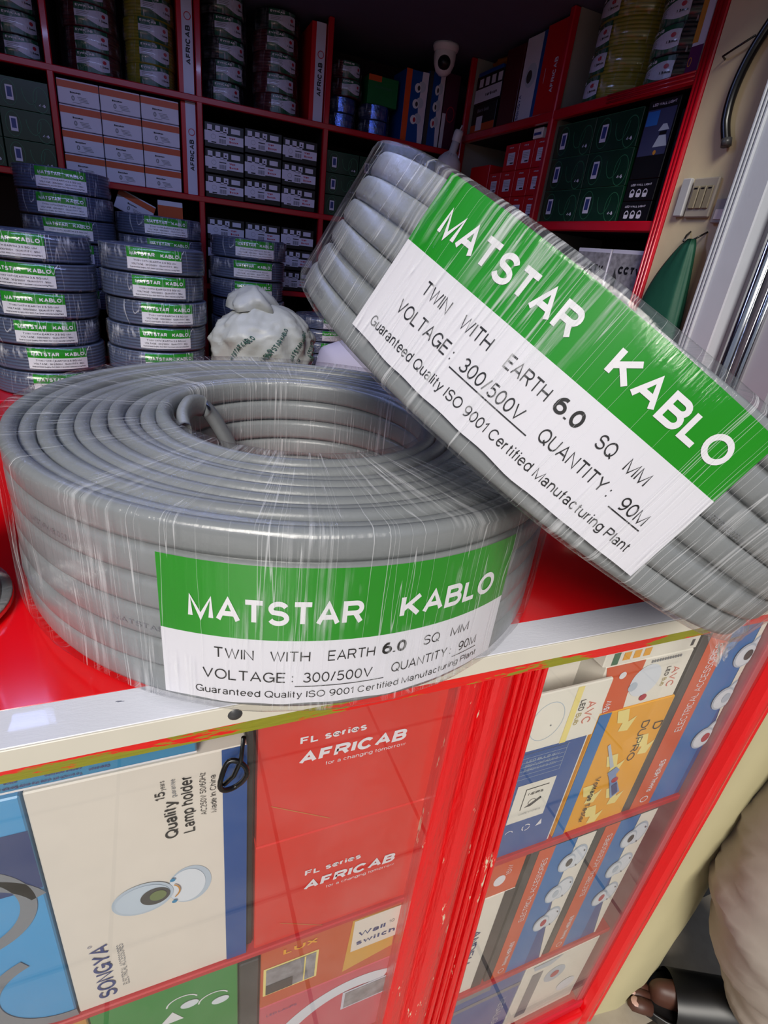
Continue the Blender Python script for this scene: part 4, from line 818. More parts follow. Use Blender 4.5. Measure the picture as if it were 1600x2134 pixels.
# ------------------------------------------------------------------ cartons behind the right pane
SR = -0.3290
def d_avc(d):
    d.rect(0.2195, -0.148, 0.2270, -0.0765, m_pyel); d.text('AVC', 0.2385, -0.0985, 0.0105, m_crimsonl, width=0.030, rot=-pi / 2, weight=0.0); d.text('LED', 0.2285, -0.0945, 0.0065, m_dgrey, width=0.014, rot=-pi / 2, weight=0.01); d.text('Bulb', 0.2285, -0.1115, 0.0060, m_pyel2, width=0.015, rot=-pi / 2)
    d.ring(0.195, -0.112, 0.019, 0.024, 0.0007, m_silver, 1); d.ell(0.2005, -0.118, 0.001, 0.001, m_grey, 2, 8)
m_crimsonl = pm('print_salmon', '#d8705e'); m_pyel2 = pm('print_straw', '#b5a25a')
o = cbox('bulb_carton', 'pale card bulb carton with yellow stripe right beside the door post', 0.170, 0.2610, -0.1485, -0.0755, m_plain := pm('carton_ivory', '#efe9de', 0.4), 0.0035, -0.1795, deco=d_avc)
cbox('bulb_carton', 'white bulb carton with orange corner behind the pale card one', 0.170, 0.2480, -0.1280, -0.0500, m_plain, 0.06, -0.150, deco=lambda d: d.rect(0.226, -0.066, 0.238, -0.055, m_orange)).location.z += 0
cbox('carton', 'cream carton holding up the white bulb carton', 0.170, 0.2480, -0.1480, -0.1285, m_cream, 0.06, -0.145)
def d_bulb(d):
    d.rect(0.172, SR, 0.2660, -0.1590, m_bluep, 1); d.text('BULB', 0.2030, -0.1555, 0.0085, m_grey, width=0.034)
    d.rect(0.172, -0.1645, 0.2455, -0.1640, m_silver, 2)
    for k in range(7): d.rect(0.172, -0.1645 - 0.0062 * k, 0.2440, -0.1641 - 0.0062 * k, m_silver, 2)
    d.rect(0.2436, -0.2017, 0.2440, -0.1641, m_silver, 2)
    for k, s_ in enumerate(('LED BULB 9W', 'BRIGHT LIGHT HOUSING', 'ENERGY SAVING 220V')): d.text(s_, 0.196, -0.1775 - 0.0065 * k, 0.0038, m_silver, width=0.040)
    d.rect(0.196, -0.2720, 0.2440, -0.2120, m_plain, 2); d.rect(0.208, -0.2530, 0.237, -0.2200, m_dgrey, 3); d.rect(0.2085, -0.2525, 0.2365, -0.2205, m_plain, 4)
    d.text('NEIRS', 0.212, -0.2300, 0.0038, m_dgrey, width=0.019, weight=0.02, lay=5); d.poly([(0.212, -0.249), (0.230, -0.237), (0.232, -0.240), (0.220, -0.249)], m_dgrey, 5); d.ring(0.2205, -0.2425, 0.005, 0.005, 0.0007, m_dgrey, 5); d.text('MADE IN CHINA', 0.208, -0.2600, 0.0025, m_grey, width=0.028, lay=5)
    for a in (0.4, 2.5, 4.6): d.ring(0.226, -0.2880, 0.0055, 0.0055, 0.0013, m_twhite, 2, a, a + 1.6, 8)
    d.poly([(0.239, -0.2915), (0.247, -0.2905), (0.245, -0.281)], m_twhite, 2); d.ring(0.204, -0.289, 0.005, 0.004, 0.001, m_twhite, 2, 0, pi, 10)
m_bluep = pm('carton_cobalt', '#355a9c', 0.35)
cbox('bulb_carton', 'blue and cream bulb carton with recycling marks by the door post', 0.170, 0.2690, SR, -0.1490, m_plain, 0.05, deco=d_bulb)
def d_vt(d):
    d.rect(0.2740, SR, 0.2900, -0.1360, m_blue2, 1)
    for (x, z) in ((0.318, -0.155), (0.330, -0.225), (0.3125, -0.268), (0.352, -0.285), (0.366, -0.205), (0.330, -0.310)): d.poly([(x - 0.020, z + 0.018), (x - 0.004, z + 0.018), (x + 0.002, z - 0.002), (x + 0.012, z + 0.004), (x + 0.006, z - 0.016), (x - 0.008, z - 0.014), (x - 0.006, z - 0.002), (x - 0.014, z)], m_pyel, 1.5)
    d.text('DUPRO', 0.3440, -0.1640, 0.0105, m_pink, width=0.062, rot=-pi / 2); d.text('D', 0.3640, -0.1710, 0.0130, m_pink, width=0.012, rot=-pi / 2)
    d.text('Voltage Tester', 0.3060, -0.2380, 0.0075, m_pink, width=0.078, rot=-pi / 2, weight=0.01, lay=4)
    d.poly([(0.3035, -0.188), (0.3065, -0.186), (0.327, -0.2270), (0.3225, -0.2290)], m_silver, 3); d.poly([(0.3215, -0.236), (0.3315, -0.2290), (0.3390, -0.2360), (0.3360, -0.2430), (0.3550, -0.2780), (0.3440, -0.2870), (0.3290, -0.2500)], pm('print_clear_blue', '#7d96c4'), 4)
    d.ell(0.3375, -0.2520, 0.0050, 0.0045, m_crimson, 5, 12); d.poly([(0.336, -0.262), (0.343, -0.258), (0.3515, -0.2770), (0.3450, -0.2820)], m_navy, 5)
m_blue2 = pm('carton_azure', '#1470b8', 0.3)
cbox('voltage_tester_carton', 'yellow and blue voltage tester carton with screwdriver picture', 0.2740, 0.3795, SR, -0.1360, m_yellow, 0.06, deco=d_vt)
def d_avo(d):
    d.poly([(0.2585, -0.0710), (0.3080, -0.0710), (0.3080, -0.0980), (0.3010, -0.1130), (0.3035, -0.1345), (0.2760, -0.1345)], m_brorange, 1)
    d.ell(0.3190, -0.1000, 0.0200, 0.0210, m_plwp, 2); d.ell(0.3040, -0.1050, 0.006, 0.006, m_silver, 3, 14); d.ell(0.2830, -0.0850, 0.0045, 0.0045, m_twhite, 3, 14); d.text('15W', 0.2820, -0.1320, 0.0075, m_twhite, width=0.0155, rot=pi / 2, weight=0.02, lay=3)
    d.text('AVC', 0.3540, -0.0900, 0.0100, m_crimsonl, width=0.028, rot=-pi / 2); d.text('LED', 0.3445, -0.0880, 0.0055, m_pink, width=0.0125, rot=-pi / 2, weight=0.01); d.text('Bulb', 0.3445, -0.1030, 0.0055, m_pyel2, width=0.0110, rot=-pi / 2)
    d.ell(0.3255, -0.1240, 0.0050, 0.0045, m_crimson, 3, 14)
    for k in range(12): d.rect(0.317 + 0.0035 * k, -0.0770, 0.3190 + 0.0035 * k, -0.0735, m_grey, 3)
cbox('bulb_carton', 'orange and white bulb carton lying on the voltage tester carton', 0.2585, 0.3745, -0.1345, -0.0710, m_plain, 0.06, deco=d_avo)
cbox('carton', 'thin white lamp carton squeezed under the counter rail', 0.2530, 0.3760, -0.0705, -0.0520, m_plain, 0.06, deco=lambda d: (d.rect(0.262, -0.0690, 0.270, -0.0545, m_lgreen), [d.rect(0.275 + 0.013 * k, -0.0655, 0.284 + 0.013 * k, -0.0560, m_yellow) for k in range(3)], d.rect(0.365, -0.0655, 0.369, -0.0575, m_dgrey)))
def d_acc(x0, x1, z0, z1):
    w = x1 - x0; h = z1 - z0
    def g(d):
        d.rect(x0 + w * 0.11, z0, x0 + w * 0.36, z1, m_brorange, 1); d.rect(x0 + w * 0.36, z0, x0 + w * 0.70, z1, m_blue2, 1); d.poly([(x0 + w * 0.70, z1), (x1, z1), (x1, z0), (x0 + w * 0.97, z0), (x0 + w * 0.80, z0 + h * 0.35), (x0 + w * 0.70, z0 + h * 0.6)], m_plain, 2); d.poly([(x0 + w * 0.70, z0), (x0 + w * 0.97, z0), (x0 + w * 0.80, z0 + h * 0.35), (x0 + w * 0.70, z0 + h * 0.6)], m_blue, 1)
        d.text('ELECTRICAL ACCESSORIES', x0 + w * 0.30, z0 + h * 0.47, w * 0.085, m_twhite, width=h * 0.46, rot=pi / 2, weight=0.0); d.text('RAHAL HERMES', x0 + w * 0.30, z0 + h * 0.10, w * 0.07, m_twhite, width=h * 0.20, rot=pi / 2, weight=0.02); d.ring(x0 + w * 0.25, z0 + h * 0.05, w * 0.05, h * 0.02, w * 0.01, m_twhite, 2)
        for k in range(3):
            u = x0 + w * 0.74; v = z0 + h * (0.84 - 0.23 * k)
            d.ell(u + w * 0.08, v + h * 0.015, w * 0.16, h * 0.080, m_silver, 3); d.ell(u + w * 0.07, v + h * 0.015, w * 0.14, h * 0.070, m_plwp, 4)
            d.ell(u - w * 0.07, v - h * 0.005, w * 0.13, h * 0.062, m_silver, 5); d.ell(u - w * 0.07, v - h * 0.005, w * 0.115, h * 0.052, m_plwp, 6); d.ell(u - w * 0.04, v - h * 0.003, w * 0.05, h * 0.027, (m_dgrey, m_silver, m_crimson)[k], 7)
            d.ell(u + w * 0.16, v + h * 0.05, w * 0.012, h * 0.006, m_dgrey, 7, 10); d.ell(u + w * 0.11, v - h * 0.045, w * 0.012, h * 0.006, m_dgrey, 7, 10)
    return g
cbox('lamp_holder_carton', 'tall blue and orange electrical accessories carton beside the side post', 0.3810, 0.4760, SR, -0.0400, m_dgrey, 0.06, deco=d_acc(0.3790, 0.5100, SR, -0.0520)) if False else None
X0, X1 = 0.3805, 0.4775
def d_acc1(d):
    g = d_acc(0.3780, 0.5080, SR, -0.052); 
    sub = MB(); dd = Dec(sub, onY(YG)); g(dd)
    # trim printing to the carton's face
    bm = bmesh.new(); me = bpy.data.meshes.new('tmp'); me.from_pydata(sub.v, [], sub.f); me.polygons.foreach_set('material_index', sub.m); bm.from_mesh(me)
    r = bmesh.ops.bisect_plane(bm, geom=bm.verts[:] + bm.edges[:] + bm.faces[:], plane_co=(X1 - 0.0005, 0, 0), plane_no=(1, 0, 0), clear_outer=True)
    bm.verts.index_update()
    for f in bm.faces: d.mb.add([v.co[:] for v in f.verts], [tuple(range(len(f.verts)))], sub.ms[f.material_index])
    bm.free(); bpy.data.meshes.remove(me)
cbox('lamp_holder_carton', 'tall blue and orange electrical accessories carton on the upper shelf', X0, X1, SR, -0.0450, m_dgrey, 0.06, deco=d_acc1)
SR2 = -0.6355
cbox('lamp_holder_carton', 'blue and orange electrical accessories carton on the lower shelf, left one', 0.2520, 0.3480, SR2, -0.3480, m_dgrey, 0.06, deco=d_acc(0.2520, 0.3480, SR2, -0.3480))
cbox('lamp_holder_carton', 'blue and orange electrical accessories carton on the lower shelf, right one', 0.3520, 0.4500, SR2, -0.3480, m_dgrey, 0.06, deco=d_acc(0.3520, 0.4500, SR2, -0.3480))
cbox('carton', 'white narrow carton with blue vertical lettering on the lower shelf', 0.1710, 0.2460, SR2, -0.4100, m_plain, 0.06, deco=lambda d: (d.text('ANDELI', 0.2020, -0.4780, 0.0110, m_navy, width=0.078, rot=-pi / 2, weight=0.01), d.rect(0.2300, SR2, 0.2460, -0.41, m_dgrey)))
cbox('carton', 'orange topped bulb carton on the narrow white carton', 0.1750, 0.2450, -0.4090, -0.3460, m_brorange, 0.06, deco=lambda d: (d.ell(0.215, -0.380, 0.008, 0.010, m_twhite), d.text('15W', 0.228, -0.372, 0.007, m_twhite, rot=pi / 2)))
cbox('carton', 'slate blue long carton lying on the lowest shelf', 0.1720, 0.3300, -0.8400, -0.6490, m_bluep, 0.10, deco=lambda d: (d.rect(0.172, -0.700, 0.33, -0.690, m_grey), d.text('MEGALIGHT', 0.30, -0.72, 0.012, m_silver, rot=-pi / 2), d.rect(0.172, -0.6700, 0.27, -0.6500, m_grey, 1)))
cbox('carton', 'white carton with red print on the lowest shelf', 0.3320, 0.4700, -0.8400, -0.6600, m_plain, 0.10, deco=lambda d: (d.ell(0.40, -0.72, 0.020, 0.022, m_silver), d.ell(0.40, -0.72, 0.008, 0.009, m_crimson, 2), d.ell(0.44, -0.78, 0.018, 0.018, m_plwp, 2), d.rect(0.35, -0.82, 0.37, -0.69, m_grey), d.poly([(0.345, -0.665), (0.40, -0.663), (0.38, -0.680), (0.35, -0.678)], m_silver, 2)))

# ================================================================== BIG CABLE COILS
def ring_coil(mb, R, ri, H, rows, layers, m, seg=144, seed=0):
    w = (R - ri) / layers; h = H / rows; rnd = random.Random(seed)
    def sec(c_r, c_z, ww, hh):
        pr = []; rr = min(ww, hh) * 0.40
        for (sx_, sz_, a0) in ((1, 1, 0), (-1, 1, pi / 2), (-1, -1, pi), (1, -1, 3 * pi / 2)):
            for k in range(3):
                a = a0 + k * pi / 4; pr.append((c_r + sx_ * (ww / 2 - rr) + rr * cos(a), c_z + sz_ * (hh / 2 - rr) + rr * sin(a)))
        return pr
    for i in range(layers):
        for j in range(rows):
            if not (i in (0, layers - 1) or j in (0, rows - 1)): continue
            dz = rnd.uniform(-0.0034, 0.0006) if j == rows - 1 else 0; ph = rnd.uniform(0, 6.28); am = rnd.uniform(0.0005, 0.0014); ph2 = rnd.uniform(0, 6.28)
            if j == rows - 1 and i == layers - 1: dz = 0
            dr = rnd.uniform(-0.0009, 0.0003) if i == layers - 1 else 0
            cr_, cz_ = ri + w * (i + 0.5) + dr, h * (j + 0.5) + dz
            tw = 0.5
            def wob(a, r, z, ph=ph, am=am, ph2=ph2, j=j, i=i):
                return r + am * 0.5 * sin(a * 2 + ph), z + (am * sin(a + ph2) + am * 0.6 * sin(3 * a + ph) if 0 < j else 0)
            mb.lathe(sec(cr_, cz_, w * 0.94, h * 0.965), m, seg, closed=True, wob=wob)
    g_ = 0.42; mb.lathe([(ri + w * g_, h * g_), (R - w * g_, h * g_), (R - w * g_, H - h * g_ - 0.003), (ri + w * g_, H - h * g_ - 0.003)], m, 96, closed=True)
    return w, h
def big_label(mb, R, a0, a1, z0, zg, z1, rowsz, wavy=0.0, fine=44, slope=0.0):
    oc = onCyl(R); d = Dec(mb, lambda a, v, h: oc(a, v + slope * ((a - a0) / (a1 - a0) - 0.5), h), 0.0004)
    n_ = fine; vs = []
    def zb(f): return z0 + wavy * noise.noise(Vector((f * 9, 3.1, 0)))
    for i in range(n_ + 1):
        f = i / n_; a = a0 + (a1 - a0) * f; vs += [d._p(a, zb(f), 1), d._p(a, zg, 1), d._p(a, zg, 1), d._p(a, z1, 1)]
    mb.add(vs, [(4 * i, 4 * i + 4, 4 * i + 5, 4 * i + 1) for i in range(n_)], m_pwhite, True); mb.add(vs, [(4 * i + 2, 4 * i + 6, 4 * i + 7, 4 * i + 3) for i in range(n_)], m_pgreen, True)
    for (s_, ua, ub, z, cap, m, wt) in rowsz:
        if s_[0] == '_':
            d.rect(a0 + (a1 - a0) * ua, z - 0.0022, a0 + (a1 - a0) * ub, z - 0.0016, m, 2, 10); continue
        A0 = a0 + (a1 - a0) * ua; d.text(s_, A0, z, cap, m, width=(a1 - a0) * (ub - ua), weight=wt, lay=2)
    return d
def winding_print(mb, R, a, z, cap, width, s_='MATSTAR KABLO 2.5 MM'):
    Dec(mb, onCyl(R), 0.0003).text(s_, a, z, cap, m_grey, width=width)
def film_profile(R, ri, H, e=0.0025):
    o = e; r = 0.007; P = []
    P += [(ri - o, H * 0.5), (ri - o, H - r)]
    for k in range(1, 5): a = pi - k * pi / 8; P.append((ri - o + r + r * cos(a), H + o - r + r * sin(a)))
    for k in range(1, 6): P.append((ri + (R - ri) * k / 6, H + o * 0.7))
    for k in range(0, 5): a = pi / 2 - k * pi / 8; P.append((R + o - r + r * cos(a), H + o - r + r * sin(a)))
    for k in range(1, 5): P.append((R + o, H - r - (H - 2 * r) * k / 5))
    for k in range(0, 5): a = -k * pi / 8; P.append((R + o - r + r * cos(a), r - e * 0.3 + r * sin(a)))
    P += [((R + ri) / 2, -0.0009), (ri, -0.0007), (ri - o, 0.006), (ri - o, H * 0.5)]
    return P
ROWS = lambda zg: None
# --- coil lying on the counter
lc = empty('cable_coil', (0, 0, 0.0014), 'grey cable coil lying flat on the red counter, green and white label facing out', 'cable coil')
mb = MB(); ring_coil(mb, 0.2165, 0.1060, 0.1205, 6, 10, m_cable, seed=4); 
winding_print(mb, 0.2168, R_(-132), 0.0475, 0.0035, R_(9), 'MATSTAR'); winding_print(mb, 0.2168, R_(-150), 0.088, 0.0035, R_(12))
mb.build('cable_winding', lc, local=True)
mb = MB()
big_label(mb, 0.2183, R_(-123.3), R_(-65.0), 0.0070, 0.0535, 0.1010, [
    ('MATSTAR', 0.075, 0.50, 0.0640, 0.0160, m_twhite, 0.02), ('KABLO', 0.60, 0.925, 0.0640, 0.0160, m_twhite, 0.02),
    ('TWIN', 0.135, 0.235, 0.0390, 0.0075, m_pink, 0.0), ('WITH', 0.275, 0.375, 0.0390, 0.0075, m_pink, 0.0), ('EARTH', 0.42, 0.545, 0.0390, 0.0075, m_pink, 0.0), ('6.0', 0.565, 0.635, 0.0390, 0.0085, m_pink, 0.02), ('SQ', 0.69, 0.745, 0.0390, 0.0075, m_pink, 0.0), ('MM', 0.785, 0.855, 0.0390, 0.0075, m_pink, 0.0),
    ('VOLTAGE :', 0.105, 0.335, 0.0235, 0.0075, m_pink, 0.0), ('300/500V', 0.36, 0.545, 0.0235, 0.0075, m_pink, 0.0), ('QUANTITY :', 0.60, 0.80, 0.0235, 0.0075, m_pink, 0.0), ('90M', 0.83, 0.905, 0.0235, 0.0075, m_pink, 0.0),
    ('________', 0.34, 0.58, 0.0225, 0.0075, m_pink, 0.0), ('___', 0.81, 0.91, 0.0225, 0.0075, m_pink, 0.0),
    ('Guaranteed Quality ISO 9001 Certified Manufacturing Plant', 0.085, 0.92, 0.0120, 0.0052, m_pink, 0.0)], 0.002)
mb.build('paper_label', lc, local=True)
# loose end of the cable crossing the hole
def flat_cable(mb, path, w, t, m, up):
    P = smoothpath(path, 6); vs = []; k = 12
    for i, p_ in enumerate(P):
        d_ = (P[min(i + 1, len(P) - 1)] - P[max(i - 1, 0)]).normalized(); a = Vector(up(i / (len(P) - 1))); a = (a - d_ * a.dot(d_)).normalized(); b = a.cross(d_)
        for j in range(k):
            q = 2 * pi * j / k; c_ = cos(q); s_ = sin(q); vs.append(p_ + a * (abs(c_) ** 0.6 * (1 if c_ > 0 else -1)) * w / 2 + b * (abs(s_) ** 0.8 * (1 if s_ > 0 else -1)) * t / 2)
    mb.add(vs, [(i * k + j, i * k + (j + 1) % k, (i + 1) * k + (j + 1) % k, (i + 1) * k + j) for i in range(len(P) - 1) for j in range(k)] + [tuple(range(k)), tuple((len(P) - 1) * k + j for j in range(k))[::-1]], m, True)
def hp(a, r, z): return (r * cos(R_(a)), r * sin(R_(a)), z)
mb = MB(); flat_cable(mb, [hp(185, 0.096, 0.105), hp(170, 0.097, 0.110), hp(155, 0.0975, 0.113), hp(143, 0.096, 0.108), hp(137, 0.092, 0.096), hp(132, 0.086, 0.078), hp(128, 0.082, 0.064)], 0.019, 0.0105, m_cable, lambda t: (0, 0, 1) if t < 0.5 else (-0.5, -0.7, 0.4))
mb.build('cable_end', lc, local=True)
mb = MB(); film_lathe(mb, film_profile(0.2185, 0.1060, 0.1215), m_film, 120, 0.0016, 1); mb.build('clear_wrap', lc, local=True)

# --- coil leaning on it
RT, HT = 0.2155, 0.0990
tcn = Vector((0.1890, -0.0913, 0.1691)); U_ = Vector((0.8951, 0.0999, -0.4345)); AX = Vector((0.4458, -0.2006, 0.8724)).normalized(); U_ = (U_ - AX * U_.dot(AX)).normalized(); V_ = AX.cross(U_)
lt = empty('cable_coil', (0, 0, 0), 'grey cable coil leaning tilted on the lying one, large label facing the viewer', 'cable coil')
lt.matrix_world = Matrix.Translation(tcn - AX * HT / 2) @ Matrix((U_, V_, AX)).transposed().to_4x4()
mb = MB(); ring_coil(mb, RT - 0.003, 0.118, HT - 0.002, 6, 9, m_cable, 160, seed=9)
winding_print(mb, RT - 0.0028, R_(-190), 0.070, 0.0035, R_(8)); winding_print(mb, RT - 0.0028, R_(-186), 0.008, 0.0035, R_(8)); winding_print(mb, RT - 0.0028, R_(-112), 0.05, 0.0035, R_(8))
mb.build('cable_winding', lt, local=True)
z_ = HT / 2
mb = MB()
big_label(mb, RT - 0.0012, R_(-166.5), R_(-113.0), z_ - 0.0395, z_ + 0.0105, z_ + 0.0455, [
    ('MATSTAR', 0.070, 0.50, z_ + 0.0203, 0.0138, m_twhite, 0.02), ('KABLO', 0.60, 0.940, z_ + 0.0203, 0.0138, m_twhite, 0.02),
    ('TWIN', 0.140, 0.235, z_ - 0.0045, 0.0070, m_pink, 0.0), ('WITH', 0.280, 0.375, z_ - 0.0045, 0.0070, m_pink, 0.0), ('EARTH', 0.425, 0.550, z_ - 0.0045, 0.0070, m_pink, 0.0), ('6.0', 0.57, 0.645, z_ - 0.0045, 0.0080, m_pink, 0.016), ('SQ', 0.695, 0.745, z_ - 0.0045, 0.0070, m_pink, 0.0), ('MM', 0.78, 0.845, z_ - 0.0045, 0.0070, m_pink, 0.0),
    ('VOLTAGE :', 0.105, 0.315, z_ - 0.0185, 0.0070, m_pink, 0.0), ('300/500V', 0.345, 0.535, z_ - 0.0185, 0.0070, m_pink, 0.0), ('QUANTITY :', 0.59, 0.80, z_ - 0.0185, 0.0070, m_pink, 0.0), ('90M', 0.835, 0.915, z_ - 0.0185, 0.0070, m_pink, 0.0),
    ('________', 0.325, 0.57, z_ - 0.0185, 0.0070, m_pink, 0.0), ('___', 0.82, 0.92, z_ - 0.0185, 0.0070, m_pink, 0.0),
    ('Guaranteed Quality ISO 9001 Certified Manufacturing Plant', 0.055, 0.935, z_ - 0.0325, 0.0055, m_pink, 0.0)], 0.0015, slope=-0.0055)
mb.build('paper_label', lt, local=True)
mb = MB(); film_lathe(mb, film_profile(RT - 0.001, 0.118, HT - 0.001), m_film, 130, 0.0014, 5); mb.build('clear_wrap', lt, local=True)

# loose end of the wrapping hanging over the counter edge
mb = MB(); inv = lt.matrix_world.inverted(); vs = []; uvs = []; nu, nv = 18, 14
for i in range(nu):
    for j in range(nv):
        q = j / (nv - 1); u = (i / (nu - 1) - 0.5); wd_ = 0.085 * (1 - q) ** 1.4 + 0.010 + 0.012 * q
        k1 = noise.noise(Vector((u * 7, q * 5, 1.3))); k2 = noise.noise(Vector((u * 12, q * 7, 7.3)))
        p_ = Vector((0.318 + u * wd_ + 0.016 * q + 0.004 * k2, -0.2135 - 0.004 * sin(q * 3) + 0.007 * k1, 0.030 - 0.070 * q + 0.008 * u * u + 0.004 * k1)); vs.append(inv @ p_); uvs.append((u * 0.1, q * 0.08))
mb.uv = uvs; mb.add(vs, [(i * nv + j, (i + 1) * nv + j, (i + 1) * nv + j + 1, i * nv + j + 1) for i in range(nu - 1) for j in range(nv - 1)], film_mat('loose_film', 0.10, 0.8, 200, 40, 0.48, rough=0.1), True)
mb.build('wrap_tail', lt, local=True)

# ------------------------------------------------------------------ chrome footed canister at the left edge
cn = empty('steel_canister', (-0.2790, -0.0630, 0.0), 'dark red canister with polished steel foot at the left edge of the counter', 'canister')
MB().lathe([(0.0, 0.0012), (0.060, 0.0012), (0.0625, 0.004), (0.061, 0.009), (0.052, 0.014), (0.0445, 0.018), (0.043, 0.028)], m_chrome, 48).build('foot', cn, local=True)
MB().lathe([(0.0425, 0.028), (0.0425, 0.10), (0.040, 0.108), (0.0, 0.110)], mat('canister_red', '#6a0a12', 0.2, coat=0.6), 48).build('body', cn, local=True)
MB().lathe([(0.041, 0.107), (0.043, 0.111), (0.040, 0.116), (0.0, 0.120)], m_chrome, 40).build('lid', cn, local=True)

# ================================================================== STACKS OF COILS BEHIND THE COUNTER
TZ = -0.107
bn = empty('low_bench', (-0.1, 1.1, FZ), 'low red wooden bench under the stacks of wrapped coils', 'bench')
MB().box(-0.56, 0.55, 0.84, 1.335, TZ - 0.02, TZ, m_redshelf, 0.002).build('bench_top', bn)
MB().box(-0.56, 0.55, 0.832, 0.84, TZ - 0.07, TZ + 0.004, m_redshelf, 0.001).build('rail', bn)
for x in (-0.54, 0.53):
    for y in (0.86, 1.31): MB().box(x - 0.015, x + 0.015, y - 0.015, y + 0.015, FZ, TZ - 0.02, m_redshelf, 0.002).build('leg', bn)
def stack_coil(R, H, cm, az):
    o = empty('cable_coil', (0, 0, 0), 'x', 'cable coil'); mb = MB()
    rows = 8; pr = []
    for j in range(rows):
        for t in (-0.5, -0.25, 0, 0.25, 0.5): pr.append((R - 0.002 * (abs(t) * 2) ** 2.2, H * (j + 0.5 + t) / rows))
    pr[0] = (R - 0.006, 0.0005); pr[-1] = (R - 0.006, H - 0.0005)
    L = 6; top = []
    for i in range(L):
        for t in (0.5, 0.2, -0.2, -0.5): top.append((R * 0.5 + (R * 0.5 - 0.006) * (L - 1 - i + 0.5 + t) / L, H - 0.0015 * (abs(t) * 2) ** 2))
    mb.lathe(pr + top + [(R * 0.5, 0.0005)], cm, 56, closed=True); mb.build('cable_winding', o, local=True)
    lb = MB(); big_label(lb, R + 0.0006, az - 0.52, az + 0.52, H * 0.12, H * 0.56, H * 0.93, [
        ('MATSTAR', 0.06, 0.50, H * 0.64, H * 0.15, m_twhite, 0.03), ('KABLO', 0.60, 0.94, H * 0.64, H * 0.15, m_twhite, 0.03),
        ('TWIN WITH EARTH 2.5 SQ MM', 0.12, 0.88, H * 0.43, H * 0.065, m_pink, 0.01), ('VOLTAGE : 300/500V   QUANTITY : 90M', 0.08, 0.92, H * 0.30, H * 0.065, m_pink, 0.01),
        ('Guaranteed Quality ISO 9001 Certified Manufacturing Plant', 0.05, 0.95, H * 0.19, H * 0.05, m_pink, 0.01)], 0.0, 16)
    lb.build('paper_label', o, local=True)
    f = MB(); film_lathe(f, [(R * 0.5, 0.001), (R + 0.001, 0.0), (R + 0.003, H * 0.2), (R + 0.0028, H * 0.6), (R + 0.002, H - 0.002), (R * 0.75, H + 0.0002), (R * 0.5, H - 0.002)], m_film_s, 64, 0.0022, random.random() * 9)
    f.build('clear_wrap', o, local=True); return o
protos = [stack_coil(0.114, 0.0535, m_cable_dk, -pi / 2) for _ in range(3)]
used = [False] * 3
def put(x, y, z, rot, label, group, k=0, s=1.0, tilt=(0, 0)):
    if not used[k]: used[k] = True; o = protos[k]
    else: o = copy_tree(protos[k])
    o.location = (x, y, z); o.rotation_euler = (tilt[0], tilt[1], rot); o.scale = (s, s, s); o['label'] = label; o['group'] = group; return o
def pile(n_, x, y, hs, sc, rots, first, desc, group, jit=0.004, k0=0):
    for i in range(first, n_):
        o = put(x + jit * sin(i * 2.1 + k0), y, TZ + 0.0006 + i * hs, rots[i % len(rots)], 'wrapped slate cable coil, %s of %s' % (ORDN[n_ - 1 - i], desc), group, (i + k0) % 3, sc)
        o.scale = (sc, sc, hs / 0.0555)
pile(6, -0.335, 0.985, 0.0535, 0.96, [0.34, 0.28, 0.20, 0.02, -0.12, -0.16], 0, 'the front left stack', 'front left stack of wrapped cable coils')
pile(9, -0.289, 1.228, 0.0500, 0.87, [0.05, 0.0, 0.08], 3, 'the tall back left stack', 'tall back left stack of wrapped cable coils', 0.003, 1)
pile(6, -0.104, 0.985, 0.0530, 0.93, [0.30, 0.26, 0.16, 0.19, 0.12, 0.02], 0, 'the front middle stack', 'front middle stack of wrapped cable coils', 0.004, 2)
pile(8, -0.083, 1.228, 0.0475, 0.87, [0.18, 0.16, 0.2], 2, 'the stack behind the front middle one', 'back middle stack of wrapped cable coils', 0.002, 1)
pile(7, 0.141, 1.228, 0.0508, 0.87, [0.02, 0.05, 0.0], 1, 'the stack behind the white sack', 'stack of wrapped cable coils behind the white sack', 0.003, 2)
pile(5, 0.362, 1.228, 0.0345, 0.70, [0.3], 0, 'the low stack right of the sack', 'low stack of small coils right of the sack', 0.002, 0)

# ------------------------------------------------------------------ white sack
m_sack = mat('sack_plastic', '#a9aca8', 0.45, bump=0.9, bscale=26, var=0.14, vscale=20)
m_sackp = pm('sack_print', '#33564a')
def sackf(th, ph, h):
    # th around, ph from bottom 0 to top pi
    q = ph / pi; base = sin(ph) ** 0.55 if 0 < ph < pi else 0.0
    n0 = noise.noise(Vector((cos(th) * 1.9, sin(th) * 1.9, q * 4.2))); n1 = noise.ridged_multi_fractal(Vector((cos(th) * 2.6, sin(th) * 2.6, q * 5.0)), 0.8, 2.2, 4, 1.0, 2.0)
    r = base * (1 + 0.10 * n0) + 0.085 * (n1 - 1.0) * base
    z = -cos(ph)
    k = 0.085 * (z * 0.98 + 0.1 * n0 * base)
    if q > 0.80: r *= 1 - 0.8 * (q - 0.80)
    rr = (0.118 * r + h)
    return (0.140 + rr * cos(th) * 1.05, 0.955 + rr * sin(th) * 0.78, TZ + 0.105 + k * 1.22 + (0.012 * max(0, q - 0.78) / 0.22 if q > 0.78 else 0))
mb = MB(); nu, nv = 96, 64; vs = [sackf(2 * pi * i / nu, pi * j / nv, 0) for i in range(nu) for j in range(nv + 1)]
mb.add(vs, [(i * (nv + 1) + j, ((i + 1) % nu) * (nv + 1) + j, ((i + 1) % nu) * (nv + 1) + j + 1, i * (nv + 1) + j + 1) for i in range(nu) for j in range(nv)], m_sack, True)
d = Dec(mb, lambda u, v, h: sackf(u, v, h), 0.0022)
